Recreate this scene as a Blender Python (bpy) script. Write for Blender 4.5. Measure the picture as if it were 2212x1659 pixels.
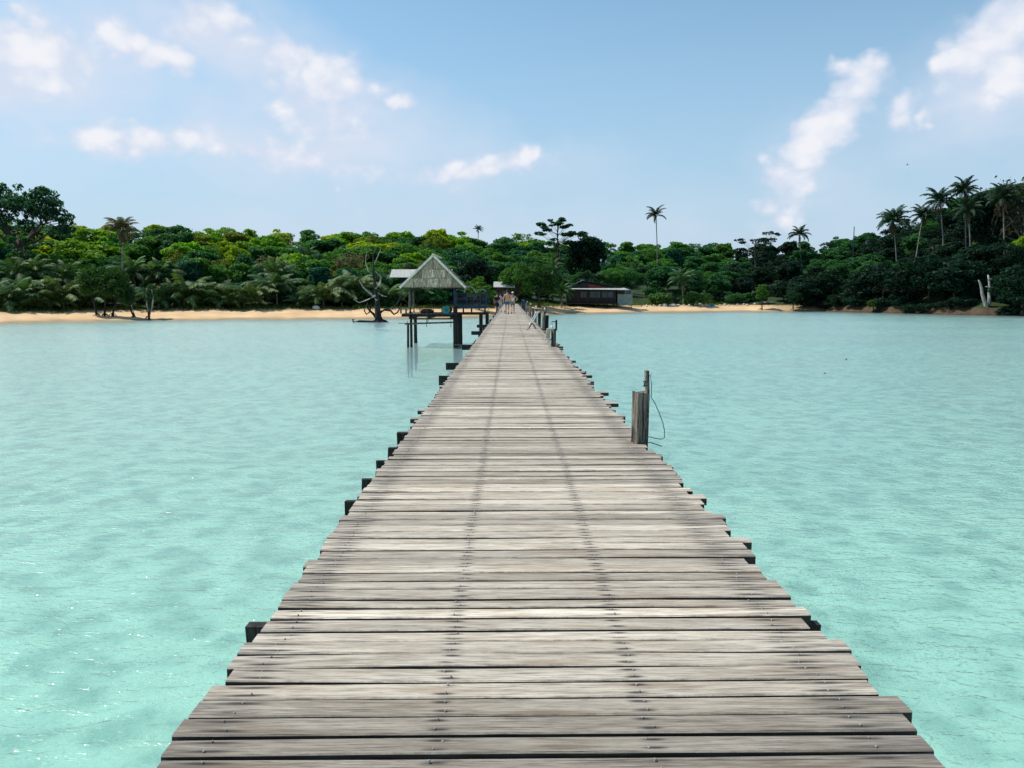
import bpy, math, random
import numpy as np
from mathutils import Vector, Matrix, Euler

R = math.radians
for o in list(bpy.data.objects):
    bpy.data.objects.remove(o, do_unlink=True)
scene = bpy.context.scene
C = scene.collection

# ------------------------------------------------------------------ camera
CAMZ, PITCH, YAW, LENS = 4.0, 6.505, -0.138, 27.05
cam_d = bpy.data.cameras.new('camera')
cam = bpy.data.objects.new('camera', cam_d)
C.objects.link(cam)
cam_d.sensor_width = 36.0
cam_d.lens = LENS
cam_d.clip_start = 0.05
cam_d.clip_end = 8000
cam.location = (0, 0, CAMZ)
cam.rotation_euler = (R(90 - PITCH), 0, R(YAW))
scene.camera = cam

# ------------------------------------------------------------------ sun and sky
SUN_AZ, SUN_EL = -71.0, 55.0          # degrees, azimuth from +Y towards +X
SUN_STRENGTH, SKY_STRENGTH = 4.0, 0.125
EXPOSURE = 0.30
sun_d = bpy.data.lights.new('sun', 'SUN')
sun_d.energy = SUN_STRENGTH
sun_d.angle = R(0.6)
sun_d.color = (1.0, 0.955, 0.88)
sun = bpy.data.objects.new('sun', sun_d)
C.objects.link(sun)
sun_dir = Vector((math.sin(R(SUN_AZ)) * math.cos(R(SUN_EL)), math.cos(R(SUN_AZ)) * math.cos(R(SUN_EL)), math.sin(R(SUN_EL))))
sun.rotation_euler = sun_dir.to_track_quat('Z', 'Y').to_euler()
sun.location = (0, 0, 60)

vs = scene.view_settings
vs.view_transform = 'Standard'
vs.look = 'None'
vs.gamma = 1.0
vs.use_curve_mapping = False
vs.exposure = EXPOSURE
cy = scene.cycles
cy.max_bounces = 5
cy.diffuse_bounces = 2
cy.glossy_bounces = 2
cy.transmission_bounces = 2
cy.transparent_max_bounces = 6

FPX = LENS / 36.0 * 2212.0
CAMR = Euler((R(90 - PITCH), 0, R(YAW))).to_matrix()

def ray(px, py):
    return CAMR @ Vector(((px - 1106.0) / FPX, -(py - 829.5) / FPX, -1.0))

def P(px, py, Y):                      # the point seen at a photo position, at forward distance Y
    r = ray(px, py)
    return Vector((0, 0, CAMZ)) + r * (Y / r.y)

def G(px, py, z):                      # the point seen at a photo position on the level z
    r = ray(px, py)
    return Vector((0, 0, CAMZ)) + r * ((z - CAMZ) / r.z)

def azel(px, py):
    r = ray(px, py).normalized()
    return math.atan2(r.x, r.y), math.asin(r.z)


# ------------------------------------------------------------------ node helpers
class NT:
    def __init__(self, tree):
        self.t = tree
        tree.nodes.clear()

    def n(self, kind, ins=None, **props):
        nd = self.t.nodes.new(kind)
        for k, v in props.items():
            setattr(nd, k, v)
        for k, v in (ins or {}).items():
            self.set(nd.inputs[k], v)
        return nd

    def set(self, sock, v):
        if isinstance(v, bpy.types.NodeSocket):
            self.t.links.new(v, sock)
        elif isinstance(v, bpy.types.Node):
            self.t.links.new(v.outputs[0], sock)
        else:
            if sock.type == 'RGBA' and len(v) == 3:
                v = (*v, 1)
            sock.default_value = v

    def math(self, op, a, b=0.0, c=0.0, clamp=False):
        nd = self.t.nodes.new('ShaderNodeMath')
        nd.operation = op
        nd.use_clamp = clamp
        self.set(nd.inputs[0], a)
        self.set(nd.inputs[1], b)
        self.set(nd.inputs[2], c)
        return nd.outputs[0]

    def vmath(self, op, a, b=(0, 0, 0)):
        nd = self.t.nodes.new('ShaderNodeVectorMath')
        nd.operation = op
        self.set(nd.inputs[0], a)
        self.set(nd.inputs[1], b)
        return nd.outputs[0]

    def mix(self, f, a, b, mode='MIX'):
        nd = self.t.nodes.new('ShaderNodeMix')
        nd.data_type = 'RGBA'
        nd.blend_type = mode
        self.set(nd.inputs[0], f)
        self.set(nd.inputs[6], a)
        self.set(nd.inputs[7], b)
        return nd.outputs[2]

    def noise(self, vec, scale=1.0, detail=4.0, rough=0.55, dist=0.0):
        nd = self.n('ShaderNodeTexNoise', {'Vector': vec, 'Scale': scale, 'Detail': detail, 'Roughness': rough, 'Distortion': dist})
        return nd.outputs[0]

    def step(self, v, lo, hi, a=0.0, b=1.0):
        nd = self.n('ShaderNodeMapRange', {'Value': v, 'From Min': lo, 'From Max': hi, 'To Min': a, 'To Max': b}, interpolation_type='SMOOTHSTEP')
        return nd.outputs[0]

    def scale(self, vec, s):
        return self.vmath('MULTIPLY', vec, s)


# ------------------------------------------------------------------ world: physical sky with cumulus and thin veils
world = bpy.data.worlds.new('World')
scene.world = world
world.use_nodes = True
w = NT(world.node_tree)
sky = w.n('ShaderNodeTexSky', sky_type='NISHITA')
sky.sun_disc = False
sky.sun_elevation = R(SUN_EL)
sky.sun_rotation = R(SUN_AZ)
sky.air_density = 1.0
sky.dust_density = 0.25
sky.ozone_density = 2.2
sky.altitude = 0
coord = w.n('ShaderNodeTexCoord').outputs['Generated']
dirv = w.vmath('NORMALIZE', coord)
sx = w.n('ShaderNodeSeparateXYZ', {0: dirv})
az = w.math('ARCTAN2', sx.outputs[0], sx.outputs[1])
el = w.math('ARCSINE', sx.outputs[2])
uv = w.n('ShaderNodeCombineXYZ', {0: az, 1: el, 2: 0.0}).outputs[0]
wn = w.n('ShaderNodeTexNoise', {'Vector': w.scale(dirv, (1, 1, 1.3)), 'Scale': 9.0, 'Detail': 3.0, 'Roughness': 0.6})
warp = w.vmath('SUBTRACT', wn.outputs['Color'], (0.5, 0.5, 0.5))
uvw = w.vmath('ADD', uv, w.scale(warp, (0.085, 0.06, 0)))
wn2 = w.n('ShaderNodeTexNoise', {'Vector': dirv, 'Scale': 38.0, 'Detail': 2.0, 'Roughness': 0.6})
uvw = w.vmath('ADD', uvw, w.scale(w.vmath('SUBTRACT', wn2.outputs['Color'], (0.5, 0.5, 0.5)), (0.022, 0.022, 0)))

def blobs(lst):
    acc = None
    for (px, py, a, b, rot, s) in lst:
        u0, v0 = azel(px, py)
        mp = w.n('ShaderNodeMapping', {'Vector': uvw, 'Location': (u0, v0, 0), 'Rotation': (0, 0, R(rot)), 'Scale': (a / FPX, b / FPX, 1)}, vector_type='TEXTURE')
        g = w.n('ShaderNodeTexGradient', {0: mp}, gradient_type='SPHERICAL')
        v = w.math('MULTIPLY', g.outputs[1], s)
        acc = v if acc is None else w.math('MAXIMUM', acc, v)
    return acc

crisp = [(30, 110, 165, 110, 10, .8), (150, 150, 60, 40, -20, .7),
         (285, 95, 105, 42, -18, 1.1), (375, 125, 70, 36, 0, 1.1), (455, 45, 100, 85, -20, 1.0), (530, 95, 60, 50, -50, .8),
         (610, 125, 80, 52, -30, 1.05), (700, 195, 130, 66, 5, 1.1), (858, 220, 52, 26, 5, .9),
         (320, 305, 250, 40, 0, .8), (600, 342, 290, 46, -8, .8), (720, 250, 150, 70, 0, .75), (1000, 372, 230, 38, 9, .8), (1125, 345, 80, 36, 25, .8),
         (1850, 185, 80, 48, 15, 1.2), (1805, 258, 90, 56, 35, 1.15), (1755, 315, 85, 52, 45, 1.2), (1708, 385, 75, 62, 60, 1.05), (1680, 455, 85, 60, 20, .7),
         (1935, 225, 60, 42, 0, .95), (2010, 250, 32, 16, 0, .9), (2165, 70, 125, 80, 48, 1.3), (2190, 150, 120, 70, 20, .8),
         (-420, 180, 260, 120, 10, 1.0), (2700, 240, 260, 90, 20, 1.0), (1300, -700, 340, 130, 10, .9), (300, -500, 330, 150, -15, .9)]
soft = [(120, 130, 460, 220, 0, 1.0), (480, 90, 380, 150, -20, .9), (650, 310, 600, 190, -8, 1.0), (1000, 400, 460, 110, 5, .6), (1100, 520, 1900, 150, 0, .5),
        (2150, 190, 300, 160, 20, .85), (1760, 400, 190, 170, 50, .5), (-500, 250, 600, 260, 0, .7), (2900, 250, 600, 220, 0, .7)]
cb = blobs([(a_, b_, c_ * 1.2, d_ * 1.25, e_, f_) for a_, b_, c_, d_, e_, f_ in crisp])
sb = blobs(soft)
f1 = w.noise(w.scale(dirv, (1, 1, 1.4)), 20.0, 4.0, 0.62)
f2 = w.noise(w.scale(dirv, (1, 1, 2.0)), 6.0, 3.0, 0.6)
vo = w.n('ShaderNodeTexVoronoi', {'Vector': w.vmath('ADD', w.scale(dirv, (1, 1, 1.2)), w.scale(warp, (0.05, 0.05, 0.05))), 'Scale': 19.0, 'Detail': 1.0, 'Roughness': 0.55, 'Lacunarity': 2.3}, feature='F1')
bil = w.math('SUBTRACT', 1.06, w.math('MULTIPLY', vo.outputs[0], 1.0))
tex = w.math('ADD', w.math('MULTIPLY', w.math('SUBTRACT', f1, 0.5), 1.0), w.math('MULTIPLY', w.math('SUBTRACT', bil, 0.5), 0.75))
lump = w.math('ADD', tex, w.math('MULTIPLY', cb, 1.55))
cm = w.math('MULTIPLY', w.step(lump, 0.14, 0.98), w.step(cb, 0.0, 0.22))
sm = w.math('MULTIPLY', w.math('MULTIPLY', sb, w.step(f2, 0.28, 0.75, 0.45, 1.15)), 1.35, clamp=True)
# thin generic veil over the whole sky, thickening towards the horizon
veil = w.math('MULTIPLY', w.step(f2, 0.4, 0.8), w.step(el, -0.02, 0.9, 0.30, 0.12))
hz = w.step(el, -0.02, 0.40, 0.90, 0.06)
thin = w.math('MAXIMUM', veil, hz)
elb = w.step(el, 0.0, 0.6)
skycol = w.n('ShaderNodeHueSaturation', {'Color': sky.outputs[0], 'Hue': 0.483, 'Saturation': 1.02, 'Value': 1.0})
bg_sky = w.n('ShaderNodeBackground', {'Color': skycol, 'Strength': SKY_STRENGTH})
bg_veil = w.n('ShaderNodeBackground', {'Color': (0.375, 0.525, 0.675), 'Strength': 0.90})
cl_tone = w.mix(w.step(w.math('ADD', tex, w.math('MULTIPLY', cb, 0.5)), -0.05, 0.55), (0.58, 0.64, 0.76), (0.76, 0.77, 0.81))
bg_cloud = w.n('ShaderNodeBackground', {'Color': cl_tone, 'Strength': 0.95})
bg_soft = w.n('ShaderNodeBackground', {'Color': (0.60, 0.67, 0.79), 'Strength': 0.92})
m1 = w.n('ShaderNodeMixShader', {0: thin, 1: bg_sky.outputs[0], 2: bg_veil.outputs[0]})
m1b = w.n('ShaderNodeMixShader', {0: w.math('MULTIPLY', sm, 0.85), 1: m1.outputs[0], 2: bg_soft.outputs[0]})
m2 = w.n('ShaderNodeMixShader', {0: w.math('MULTIPLY', cm, 0.98), 1: m1b.outputs[0], 2: bg_cloud.outputs[0]})
w.n('ShaderNodeOutputWorld', {0: m2.outputs[0]})


# ------------------------------------------------------------------ mesh and object helpers
def rot_frame(d, up=(0, 0, 1)):
    d = Vector(d).normalized()
    u = Vector(up)
    if abs(d.dot(u)) > 0.97:
        u = Vector((1, 0, 0))
    a = d.cross(u).normalized()
    b = a.cross(d).normalized()
    return a, b

class MB:
    def __init__(self):
        self.v, self.f = [], []

    def add(self, vs_, fs):
        k = len(self.v)
        self.v += [tuple(p) for p in vs_]
        self.f += [tuple(i + k for i in q) for q in fs]
        return self

    def box(self, lo, hi, ch=0.0, jit=0.0, rng=random):
        x0, y0, z0 = lo
        x1, y1, z1 = hi
        vv = [(x, y, z) for z in (z0, z1) for y in (y0, y1) for x in (x0, x1)]
        if jit:
            vv = [(a + rng.uniform(-jit, jit), b + rng.uniform(-jit, jit), c + rng.uniform(-jit, jit)) for a, b, c in vv]
        return self.add(vv, [(0, 2, 3, 1), (4, 5, 7, 6), (0, 1, 5, 4), (2, 6, 7, 3), (0, 4, 6, 2), (1, 3, 7, 5)])

    def bar(self, a, b, w_, h, up=(0, 0, 1)):          # rectangular beam from a to b
        a, b = Vector(a), Vector(b)
        s, u = rot_frame(b - a, up)
        s, u = s * w_ / 2, u * h / 2
        vv = [a - s - u, a + s - u, a + s + u, a - s + u, b - s - u, b + s - u, b + s + u, b - s + u]
        return self.add(vv, [(0, 3, 2, 1), (4, 5, 6, 7), (0, 1, 5, 4), (1, 2, 6, 5), (2, 3, 7, 6), (3, 0, 4, 7)])

    def tube(self, pts, rad, n=6, cap=True):
        pts = [Vector(p) for p in pts]
        m = len(pts)
        if not hasattr(rad, '__len__'):
            rad = [rad] * m
        vv = []
        a = None
        for i, p in enumerate(pts):
            d = (pts[min(i + 1, m - 1)] - pts[max(i - 1, 0)])
            if a is None:
                a, b = rot_frame(d)
            else:
                d.normalize()
                a = (a - d * a.dot(d)).normalized()
                b = a.cross(d).normalized() * -1
                b = d.cross(a).normalized()
            for k in range(n):
                t = 2 * math.pi * k / n
                vv.append(p + (a * math.cos(t) + b * math.sin(t)) * rad[i])
        ff = []
        for i in range(m - 1):
            for k in range(n):
                k2 = (k + 1) % n
                ff.append((i * n + k, i * n + k2, (i + 1) * n + k2, (i + 1) * n + k))
        if cap:
            ff.append(tuple(range(n - 1, -1, -1)))
            ff.append(tuple((m - 1) * n + k for k in range(n)))
        return self.add(vv, ff)

    def ball(self, c, r, seg=10, rings=6, jit=0.0, rng=random):
        c = Vector(c)
        r = Vector(r) if hasattr(r, '__len__') else Vector((r, r, r))
        vv, ff = [], []
        for i in range(rings + 1):
            th = math.pi * i / rings
            for k in range(seg):
                ph = 2 * math.pi * k / seg
                j = 1 + (rng.uniform(-jit, jit) if jit else 0)
                vv.append((c.x + r.x * math.sin(th) * math.cos(ph) * j, c.y + r.y * math.sin(th) * math.sin(ph) * j, c.z + r.z * math.cos(th) * j))
        for i in range(rings):
            for k in range(seg):
                k2 = (k + 1) % seg
                ff.append((i * seg + k, (i + 1) * seg + k, (i + 1) * seg + k2, i * seg + k2))
        return self.add(vv, ff)

    def mesh(self, name, mat=None, smooth=False):
        me = bpy.data.meshes.new(name)
        me.from_pydata(self.v, [], self.f)
        if mat:
            me.materials.append(mat)
        if smooth:
            me.shade_smooth()
        me.update()
        return me

    def build(self, name, mat=None, parent=None, smooth=False, origin=None):
        if origin is not None:
            ox = Vector(origin)
            self.v = [tuple(Vector(p) - ox) for p in self.v]
        o = link(name, self.mesh(name, mat, smooth), parent)
        if origin is not None:
            o.location = origin
        return o

def link(name, me, parent=None, loc=None):
    o = bpy.data.objects.new(name, me)
    C.objects.link(o)
    if parent is not None:
        o.parent = parent
    if loc is not None:
        o.location = loc
    return o

def tag(o, label=None, cat=None, group=None, kind=None):
    if label:
        o['label'] = label
    if cat:
        o['category'] = cat
    if group:
        o['group'] = group
    if kind:
        o['kind'] = kind
    return o

def thing(name, label, cat, loc=(0, 0, 0), rz=0.0, group=None):
    o = bpy.data.objects.new(name, None)
    o.empty_display_size = 0.2
    C.objects.link(o)
    o.location = loc
    o.rotation_euler = (0, 0, rz)
    return tag(o, label, cat, group)

def np_mesh(name, verts, quads, mat=None, smooth=False):
    me = bpy.data.meshes.new(name)
    nv, nq = len(verts), len(quads)
    k = quads.shape[1]
    me.vertices.add(nv)
    me.vertices.foreach_set('co', np.asarray(verts, dtype=np.float32).ravel())
    me.loops.add(nq * k)
    me.loops.foreach_set('vertex_index', np.asarray(quads, dtype=np.int32).ravel())
    me.polygons.add(nq)
    me.polygons.foreach_set('loop_start', np.arange(0, nq * k, k, dtype=np.int32))
    me.polygons.foreach_set('loop_total', np.full(nq, k, dtype=np.int32))
    me.update(calc_edges=True)
    if mat:
        me.materials.append(mat)
    if smooth:
        me.shade_smooth()
    return me


# ------------------------------------------------------------------ materials
def mat(name, fn):
    m = bpy.data.materials.new(name)
    m.use_nodes = True
    t = NT(m.node_tree)
    out = fn(t)
    t.n('ShaderNodeOutputMaterial', {0: out})
    return m

def pbsdf(t, col, rough=0.8, normal=None, spec=0.3, metal=0.0):
    ins = {'Base Color': col, 'Roughness': rough, 'Specular IOR Level': spec, 'Metallic': metal}
    b = t.n('ShaderNodeBsdfPrincipled', ins)
    if normal is not None:
        t.set(b.inputs['Normal'], normal)
    return b.outputs[0]

def pos(t):
    return t.n('ShaderNodeNewGeometry').outputs['Position']

def bump(t, h, s=0.5, d=0.01):
    return t.n('ShaderNodeBump', {'Height': h, 'Strength': s, 'Distance': d}).outputs[0]

def plain(name, col, rough=0.75, var=0.25, sc=3.0, metal=0.0, stretch=(1, 1, 1)):
    def fn(t):
        p = t.scale(pos(t), stretch)
        n = t.noise(p, sc, 5.0, 0.6)
        dark = tuple(c * (1 - var) for c in col)
        lite = tuple(min(1, c * (1 + var)) for c in col)
        c = t.mix(t.step(n, 0.3, 0.7), dark, lite)
        return pbsdf(t, c, rough, bump(t, n, 0.3, 0.01), metal=metal)
    return mat(name, fn)

NAILX = []          # the four nail rows, filled in below

def wood_deck(t):
    at = t.n('ShaderNodeAttribute', attribute_name='tone')
    sp = t.n('ShaderNodeSeparateColor', {0: at.outputs['Color']})
    tone, seed, v = sp.outputs[0], sp.outputs[1], sp.outputs[2]
    p = pos(t)
    off = t.n('ShaderNodeCombineXYZ', {0: t.math('MULTIPLY', seed, 91.0), 1: t.math('MULTIPLY', seed, 37.0), 2: t.math('MULTIPLY', seed, 53.0)}).outputs[0]
    q = t.vmath('ADD', p, off)
    ps = t.n('ShaderNodeSeparateXYZ', {0: p})
    big = t.noise(t.scale(q, (1.1, 9.0, 2.0)), 1.0, 5.0, 0.62, 0.4)
    mid = t.noise(t.scale(q, (4.0, 60.0, 8.0)), 1.0, 6.0, 0.7, 0.6)
    fine = t.noise(t.scale(q, (7.0, 190.0, 20.0)), 1.0, 4.0, 0.75, 0.3)
    crack = t.noise(t.scale(q, (2.6, 150.0, 5.0)), 1.0, 3.0, 0.55, 0.8)
    c = t.mix(t.step(big, 0.25, 0.75), (0.285, 0.240, 0.185), (0.52, 0.462, 0.375))
    c = t.mix(t.math('MULTIPLY', t.step(mid, 0.40, 0.68), 0.42), c, (0.66, 0.60, 0.505))
    c = t.mix(t.math('MULTIPLY', t.step(mid, 0.50, 0.28), 0.55), c, (0.185, 0.150, 0.112))
    c = t.mix(t.math('MULTIPLY', t.step(fine, 0.53, 0.34), 0.72), c, (0.13, 0.105, 0.080))
    c = t.mix(t.math('MULTIPLY', t.step(fine, 0.55, 0.75), 0.35), c, (0.72, 0.67, 0.58))
    c = t.mix(t.math('MULTIPLY', t.step(crack, 0.36, 0.30), 0.75), c, (0.05, 0.042, 0.036))
    # brown, less bleached patches
    br = t.noise(t.scale(q, (1.3, 14.0, 3.0)), 1.0, 4.0, 0.6)
    c = t.mix(t.math('MULTIPLY', t.step(br, 0.52, 0.72), 0.65), c, (0.25, 0.170, 0.105))
    # faint greenish algae
    al = t.noise(t.vmath('ADD', q, (7, 3, 1)), 2.3, 4.0, 0.6)
    c = t.mix(t.math('MULTIPLY', t.step(al, 0.60, 0.8), 0.25), c, (0.30, 0.33, 0.22))
    # plank tone
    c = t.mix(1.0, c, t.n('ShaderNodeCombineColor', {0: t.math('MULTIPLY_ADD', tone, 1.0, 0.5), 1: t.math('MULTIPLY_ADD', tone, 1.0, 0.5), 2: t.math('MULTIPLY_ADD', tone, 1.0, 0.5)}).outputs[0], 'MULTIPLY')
    # iron stains round the nails, drawn out along the grain
    wob = t.math('MULTIPLY', t.math('SUBTRACT', t.noise(t.scale(q, (0.0, 6.0, 0)), 1.0, 2.0), 0.5), 0.10)
    st = None
    for i, nx in enumerate(NAILX):
        dx = t.math('ABSOLUTE', t.math('SUBTRACT', t.math('SUBTRACT', ps.outputs[0], nx), wob))
        wd = 0.060 if i in (1, 2) else 0.14
        dx = t.math('DIVIDE', dx, wd)
        dv = t.math('DIVIDE', t.math('SUBTRACT', t.math('ABSOLUTE', t.math('MULTIPLY_ADD', v, 2.0, -1.0)), 0.55), 0.30)
        rr = t.math('SQRT', t.math('ADD', t.math('MULTIPLY', dx, dx), t.math('MULTIPLY', dv, dv)))
        s = t.step(rr, 1.0, 0.12)
        st = s if st is None else t.math('MAXIMUM', st, s)
    stn = t.step(t.noise(t.scale(q, (3.0, 22.0, 4.0)), 1.0, 4.0, 0.7), 0.30, 0.50)
    c = t.mix(t.math('MULTIPLY', t.math('MULTIPLY', st, stn), 0.97), c, (0.035, 0.030, 0.028))
    # dark weathering streaks at the plank ends
    ed = t.math('MAXIMUM', t.step(ps.outputs[0], -0.78, -1.10), t.step(ps.outputs[0], 0.85, 1.32))
    es = t.step(t.noise(t.scale(q, (2.2, 48.0, 4.0)), 1.0, 4.0, 0.65), 0.45, 0.63)
    c = t.mix(t.math('MULTIPLY', t.math('MULTIPLY', ed, es), 0.7), c, (0.09, 0.085, 0.085))
    # worn dark arrises
    ev = t.math('ABSOLUTE', t.math('MULTIPLY_ADD', v, 2.0, -1.0))
    en = t.noise(t.scale(q, (9.0, 9.0, 9.0)), 1.0, 4.0, 0.7)
    c = t.mix(t.math('MULTIPLY', t.step(ev, 0.80, 1.0), t.step(en, 0.45, 0.65, 0.0, 0.6)), c, (0.11, 0.10, 0.09))
    h = t.math('ADD', t.math('MULTIPLY', fine, 0.6), t.math('ADD', mid, t.step(crack, 0.28, 0.40)))
    return pbsdf(t, c, 0.82, bump(t, h, 0.55, 0.004), 0.25)

def dark_timber(t):
    p = pos(t)
    g = t.noise(t.scale(p, (7, 7, 0.9)), 2.2, 5.0, 0.65, 0.8)
    f = t.noise(t.scale(p, (30, 30, 3)), 1.5, 4.0, 0.7)
    c = t.mix(t.step(g, 0.36, 0.66), (0.008, 0.007, 0.006), (0.040, 0.036, 0.030))
    c = t.mix(t.math('MULTIPLY', t.step(f, 0.5, 0.75), 0.4), c, (0.12, 0.11, 0.095))
    return pbsdf(t, c, 0.85, bump(t, g, 0.7, 0.02))

def grey_timber(t):
    p = pos(t)
    g = t.noise(t.scale(p, (9, 9, 0.7)), 2.6, 5.0, 0.65, 1.0)
    f = t.noise(t.scale(p, (40, 40, 4)), 1.5, 4.0, 0.7)
    c = t.mix(t.step(g, 0.42, 0.60), (0.020, 0.016, 0.012), (0.24, 0.205, 0.16))
    c = t.mix(t.math('MULTIPLY', t.step(f, 0.48, 0.32), 0.6), c, (0.035, 0.03, 0.026))
    return pbsdf(t, c, 0.85, bump(t, g, 0.8, 0.02))

def water_mat(t):
    p = pos(t)
    a = t.noise(t.scale(p, (0.55, 1.0, 0)), 0.55, 2.0, 0.55, 0.4)
    b = t.noise(t.scale(p, (1.0, 1.8, 0)), 2.7, 3.0, 0.6, 0.8)
    c = t.noise(t.scale(p, (1.0, 1.5, 0)), 9.5, 2.0, 0.6, 0.3)
    gust = t.step(t.noise(t.scale(p, (0.02, 0.05, 0)), 1.0, 3.0, 0.6), 0.35, 0.65, 0.75, 1.15)
    h = t.math('ADD', t.math('MULTIPLY', a, 0.45), t.math('ADD', t.math('MULTIPLY', b, 0.34), t.math('MULTIPLY', c, 0.095)))
    h = t.math('MULTIPLY', h, gust)
    nm = t.n('ShaderNodeBump', {'Height': h, 'Strength': 1.0, 'Distance': 0.165}).outputs[0]
    fr = t.n('ShaderNodeFresnel', {'IOR': 1.33, 'Normal': nm}).outputs[0]
    big = t.noise(t.scale(p, (0.03, 0.06, 0)), 1.0, 3.0, 0.6)
    bc = t.mix(t.step(big, 0.3, 0.7), (0.28, 0.57, 0.55), (0.34, 0.62, 0.62))
    dif = t.n('ShaderNodeBsdfDiffuse', {'Color': bc, 'Normal': nm}).outputs[0]
    tr = t.n('ShaderNodeBsdfTransparent', {'Color': (0.63, 0.905, 0.85)}).outputs[0]
    base = t.n('ShaderNodeMixShader', {0: 0.32, 1: tr, 2: dif}).outputs[0]
    g1 = t.n('ShaderNodeBsdfGlossy', {'Color': (1, 1, 1), 'Roughness': 0.085, 'Normal': nm}).outputs[0]
    g2 = t.n('ShaderNodeBsdfGlossy', {'Color': (1, 1, 1), 'Roughness': 0.29, 'Normal': nm}).outputs[0]
    gl = t.n('ShaderNodeMixShader', {0: 0.66, 1: g1, 2: g2}).outputs[0]
    return t.n('ShaderNodeMixShader', {0: t.math('MULTIPLY', fr, 1.05, clamp=True), 1: base, 2: gl}).outputs[0]

def terrain_mat(t):
    p = pos(t)
    s = t.n('ShaderNodeSeparateXYZ', {0: p})
    z = s.outputs[2]
    n1 = t.noise(t.scale(p, (0.10, 0.25, 1)), 1.0, 5.0, 0.6)
    n2 = t.noise(p, 1.7, 5.0, 0.65)
    sand = t.mix(t.step(n1, 0.3, 0.7), (0.56, 0.365, 0.19), (0.68, 0.475, 0.27))
    sand = t.mix(t.math('MULTIPLY', t.step(n2, 0.52, 0.75), 0.4), sand, (0.40, 0.27, 0.15))
    zz = t.math('MULTIPLY_ADD', t.math('SUBTRACT', n1, 0.5), 0.25, z)
    wet = t.step(zz, 0.42, 0.10)
    sand = t.mix(t.math('MULTIPLY', wet, 0.75), sand, (0.235, 0.165, 0.085))
    # strand line litter
    band = t.math('MULTIPLY', t.step(zz, 1.05, 1.25), t.step(n2, 0.48, 0.6))
    sand = t.mix(t.math('MULTIPLY', band, 0.6), sand, (0.13, 0.09, 0.05))
    mud = t.math('MULTIPLY', t.step(t.math('MULTIPLY_ADD', t.math('SUBTRACT', n1, 0.5), 14.0, s.outputs[0]), 64.0, 84.0), 0.93)
    sand = t.mix(mud, sand, t.mix(t.step(n2, 0.4, 0.6), (0.018, 0.014, 0.009), (0.050, 0.036, 0.024)))
    soil = t.mix(t.step(n2, 0.35, 0.65), (0.014, 0.030, 0.010), (0.035, 0.065, 0.018))
    veg = t.step(t.math('MULTIPLY_ADD', t.math('SUBTRACT', n2, 0.5), 0.5, z), 1.42, 1.62)
    c = t.mix(veg, sand, soil)
    # seabed: pale sand with darker weed patches and a net of sunlight caustics painted into the colour
    v = t.n('ShaderNodeTexVoronoi', {'Vector': t.vmath('ADD', p, t.scale(t.vmath('SUBTRACT', t.n('ShaderNodeTexNoise', {'Vector': p, 'Scale': 1.4}).outputs['Color'], (0.5, 0.5, 0.5)), (0.9, 0.9, 0))), 'Scale': 1.3}, feature='SMOOTH_F1')
    bed = t.mix(t.step(v.outputs[0], 0.12, 0.62), (0.40, 0.46, 0.38), (0.84, 0.80, 0.70))
    wp = t.step(t.noise(t.scale(p, (0.25, 0.25, 0)), 1.0, 5.0, 0.65), 0.55, 0.75)
    bed = t.mix(t.math('MULTIPLY', wp, 0.45), bed, (0.24, 0.33, 0.22))
    c = t.mix(t.step(z, -0.05, -0.5), c, bed)
    return pbsdf(t, c, 0.9, bump(t, n2, 0.3, 0.05), 0.2)

def foliage_fn(spread=0.40, transl=0.38):
    def fn(t):
        oi = t.n('ShaderNodeObjectInfo')
        g = t.n('ShaderNodeNewGeometry')
        rp = g.outputs['Random Per Island']
        base = oi.outputs['Color']
        big = t.noise(t.scale(g.outputs['Position'], (1, 1, 1)), 0.55, 3.0, 0.6)
        k = t.math('ADD', t.math('MULTIPLY', t.math('SUBTRACT', rp, 0.5), spread * 2), t.math('MULTIPLY', t.math('SUBTRACT', big, 0.5), 0.8))
        val = t.math('ADD', 1.0, k)
        hue = t.math('MULTIPLY_ADD', t.math('SUBTRACT', rp, 0.5), -0.03, 0.5)
        c = t.n('ShaderNodeHueSaturation', {'Color': base, 'Hue': hue, 'Saturation': 1.05, 'Value': t.math('MAXIMUM', val, 0.25)}).outputs[0]
        b = pbsdf(t, c, 0.6, None, 0.16)
        tl = t.n('ShaderNodeBsdfTranslucent', {'Color': t.mix(1.0, c, (1.5, 1.6, 0.6), 'MULTIPLY')}).outputs[0]
        return t.n('ShaderNodeMixShader', {0: transl, 1: b, 2: tl}).outputs[0]
    return fn

def bark_fn(a, b):
    def fn(t):
        p = pos(t)
        n = t.noise(t.scale(p, (3, 3, 0.8)), 1.5, 5.0, 0.65)
        return pbsdf(t, t.mix(t.step(n, 0.35, 0.65), a, b), 0.9, bump(t, n, 0.6, 0.03))
    return fn

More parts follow.
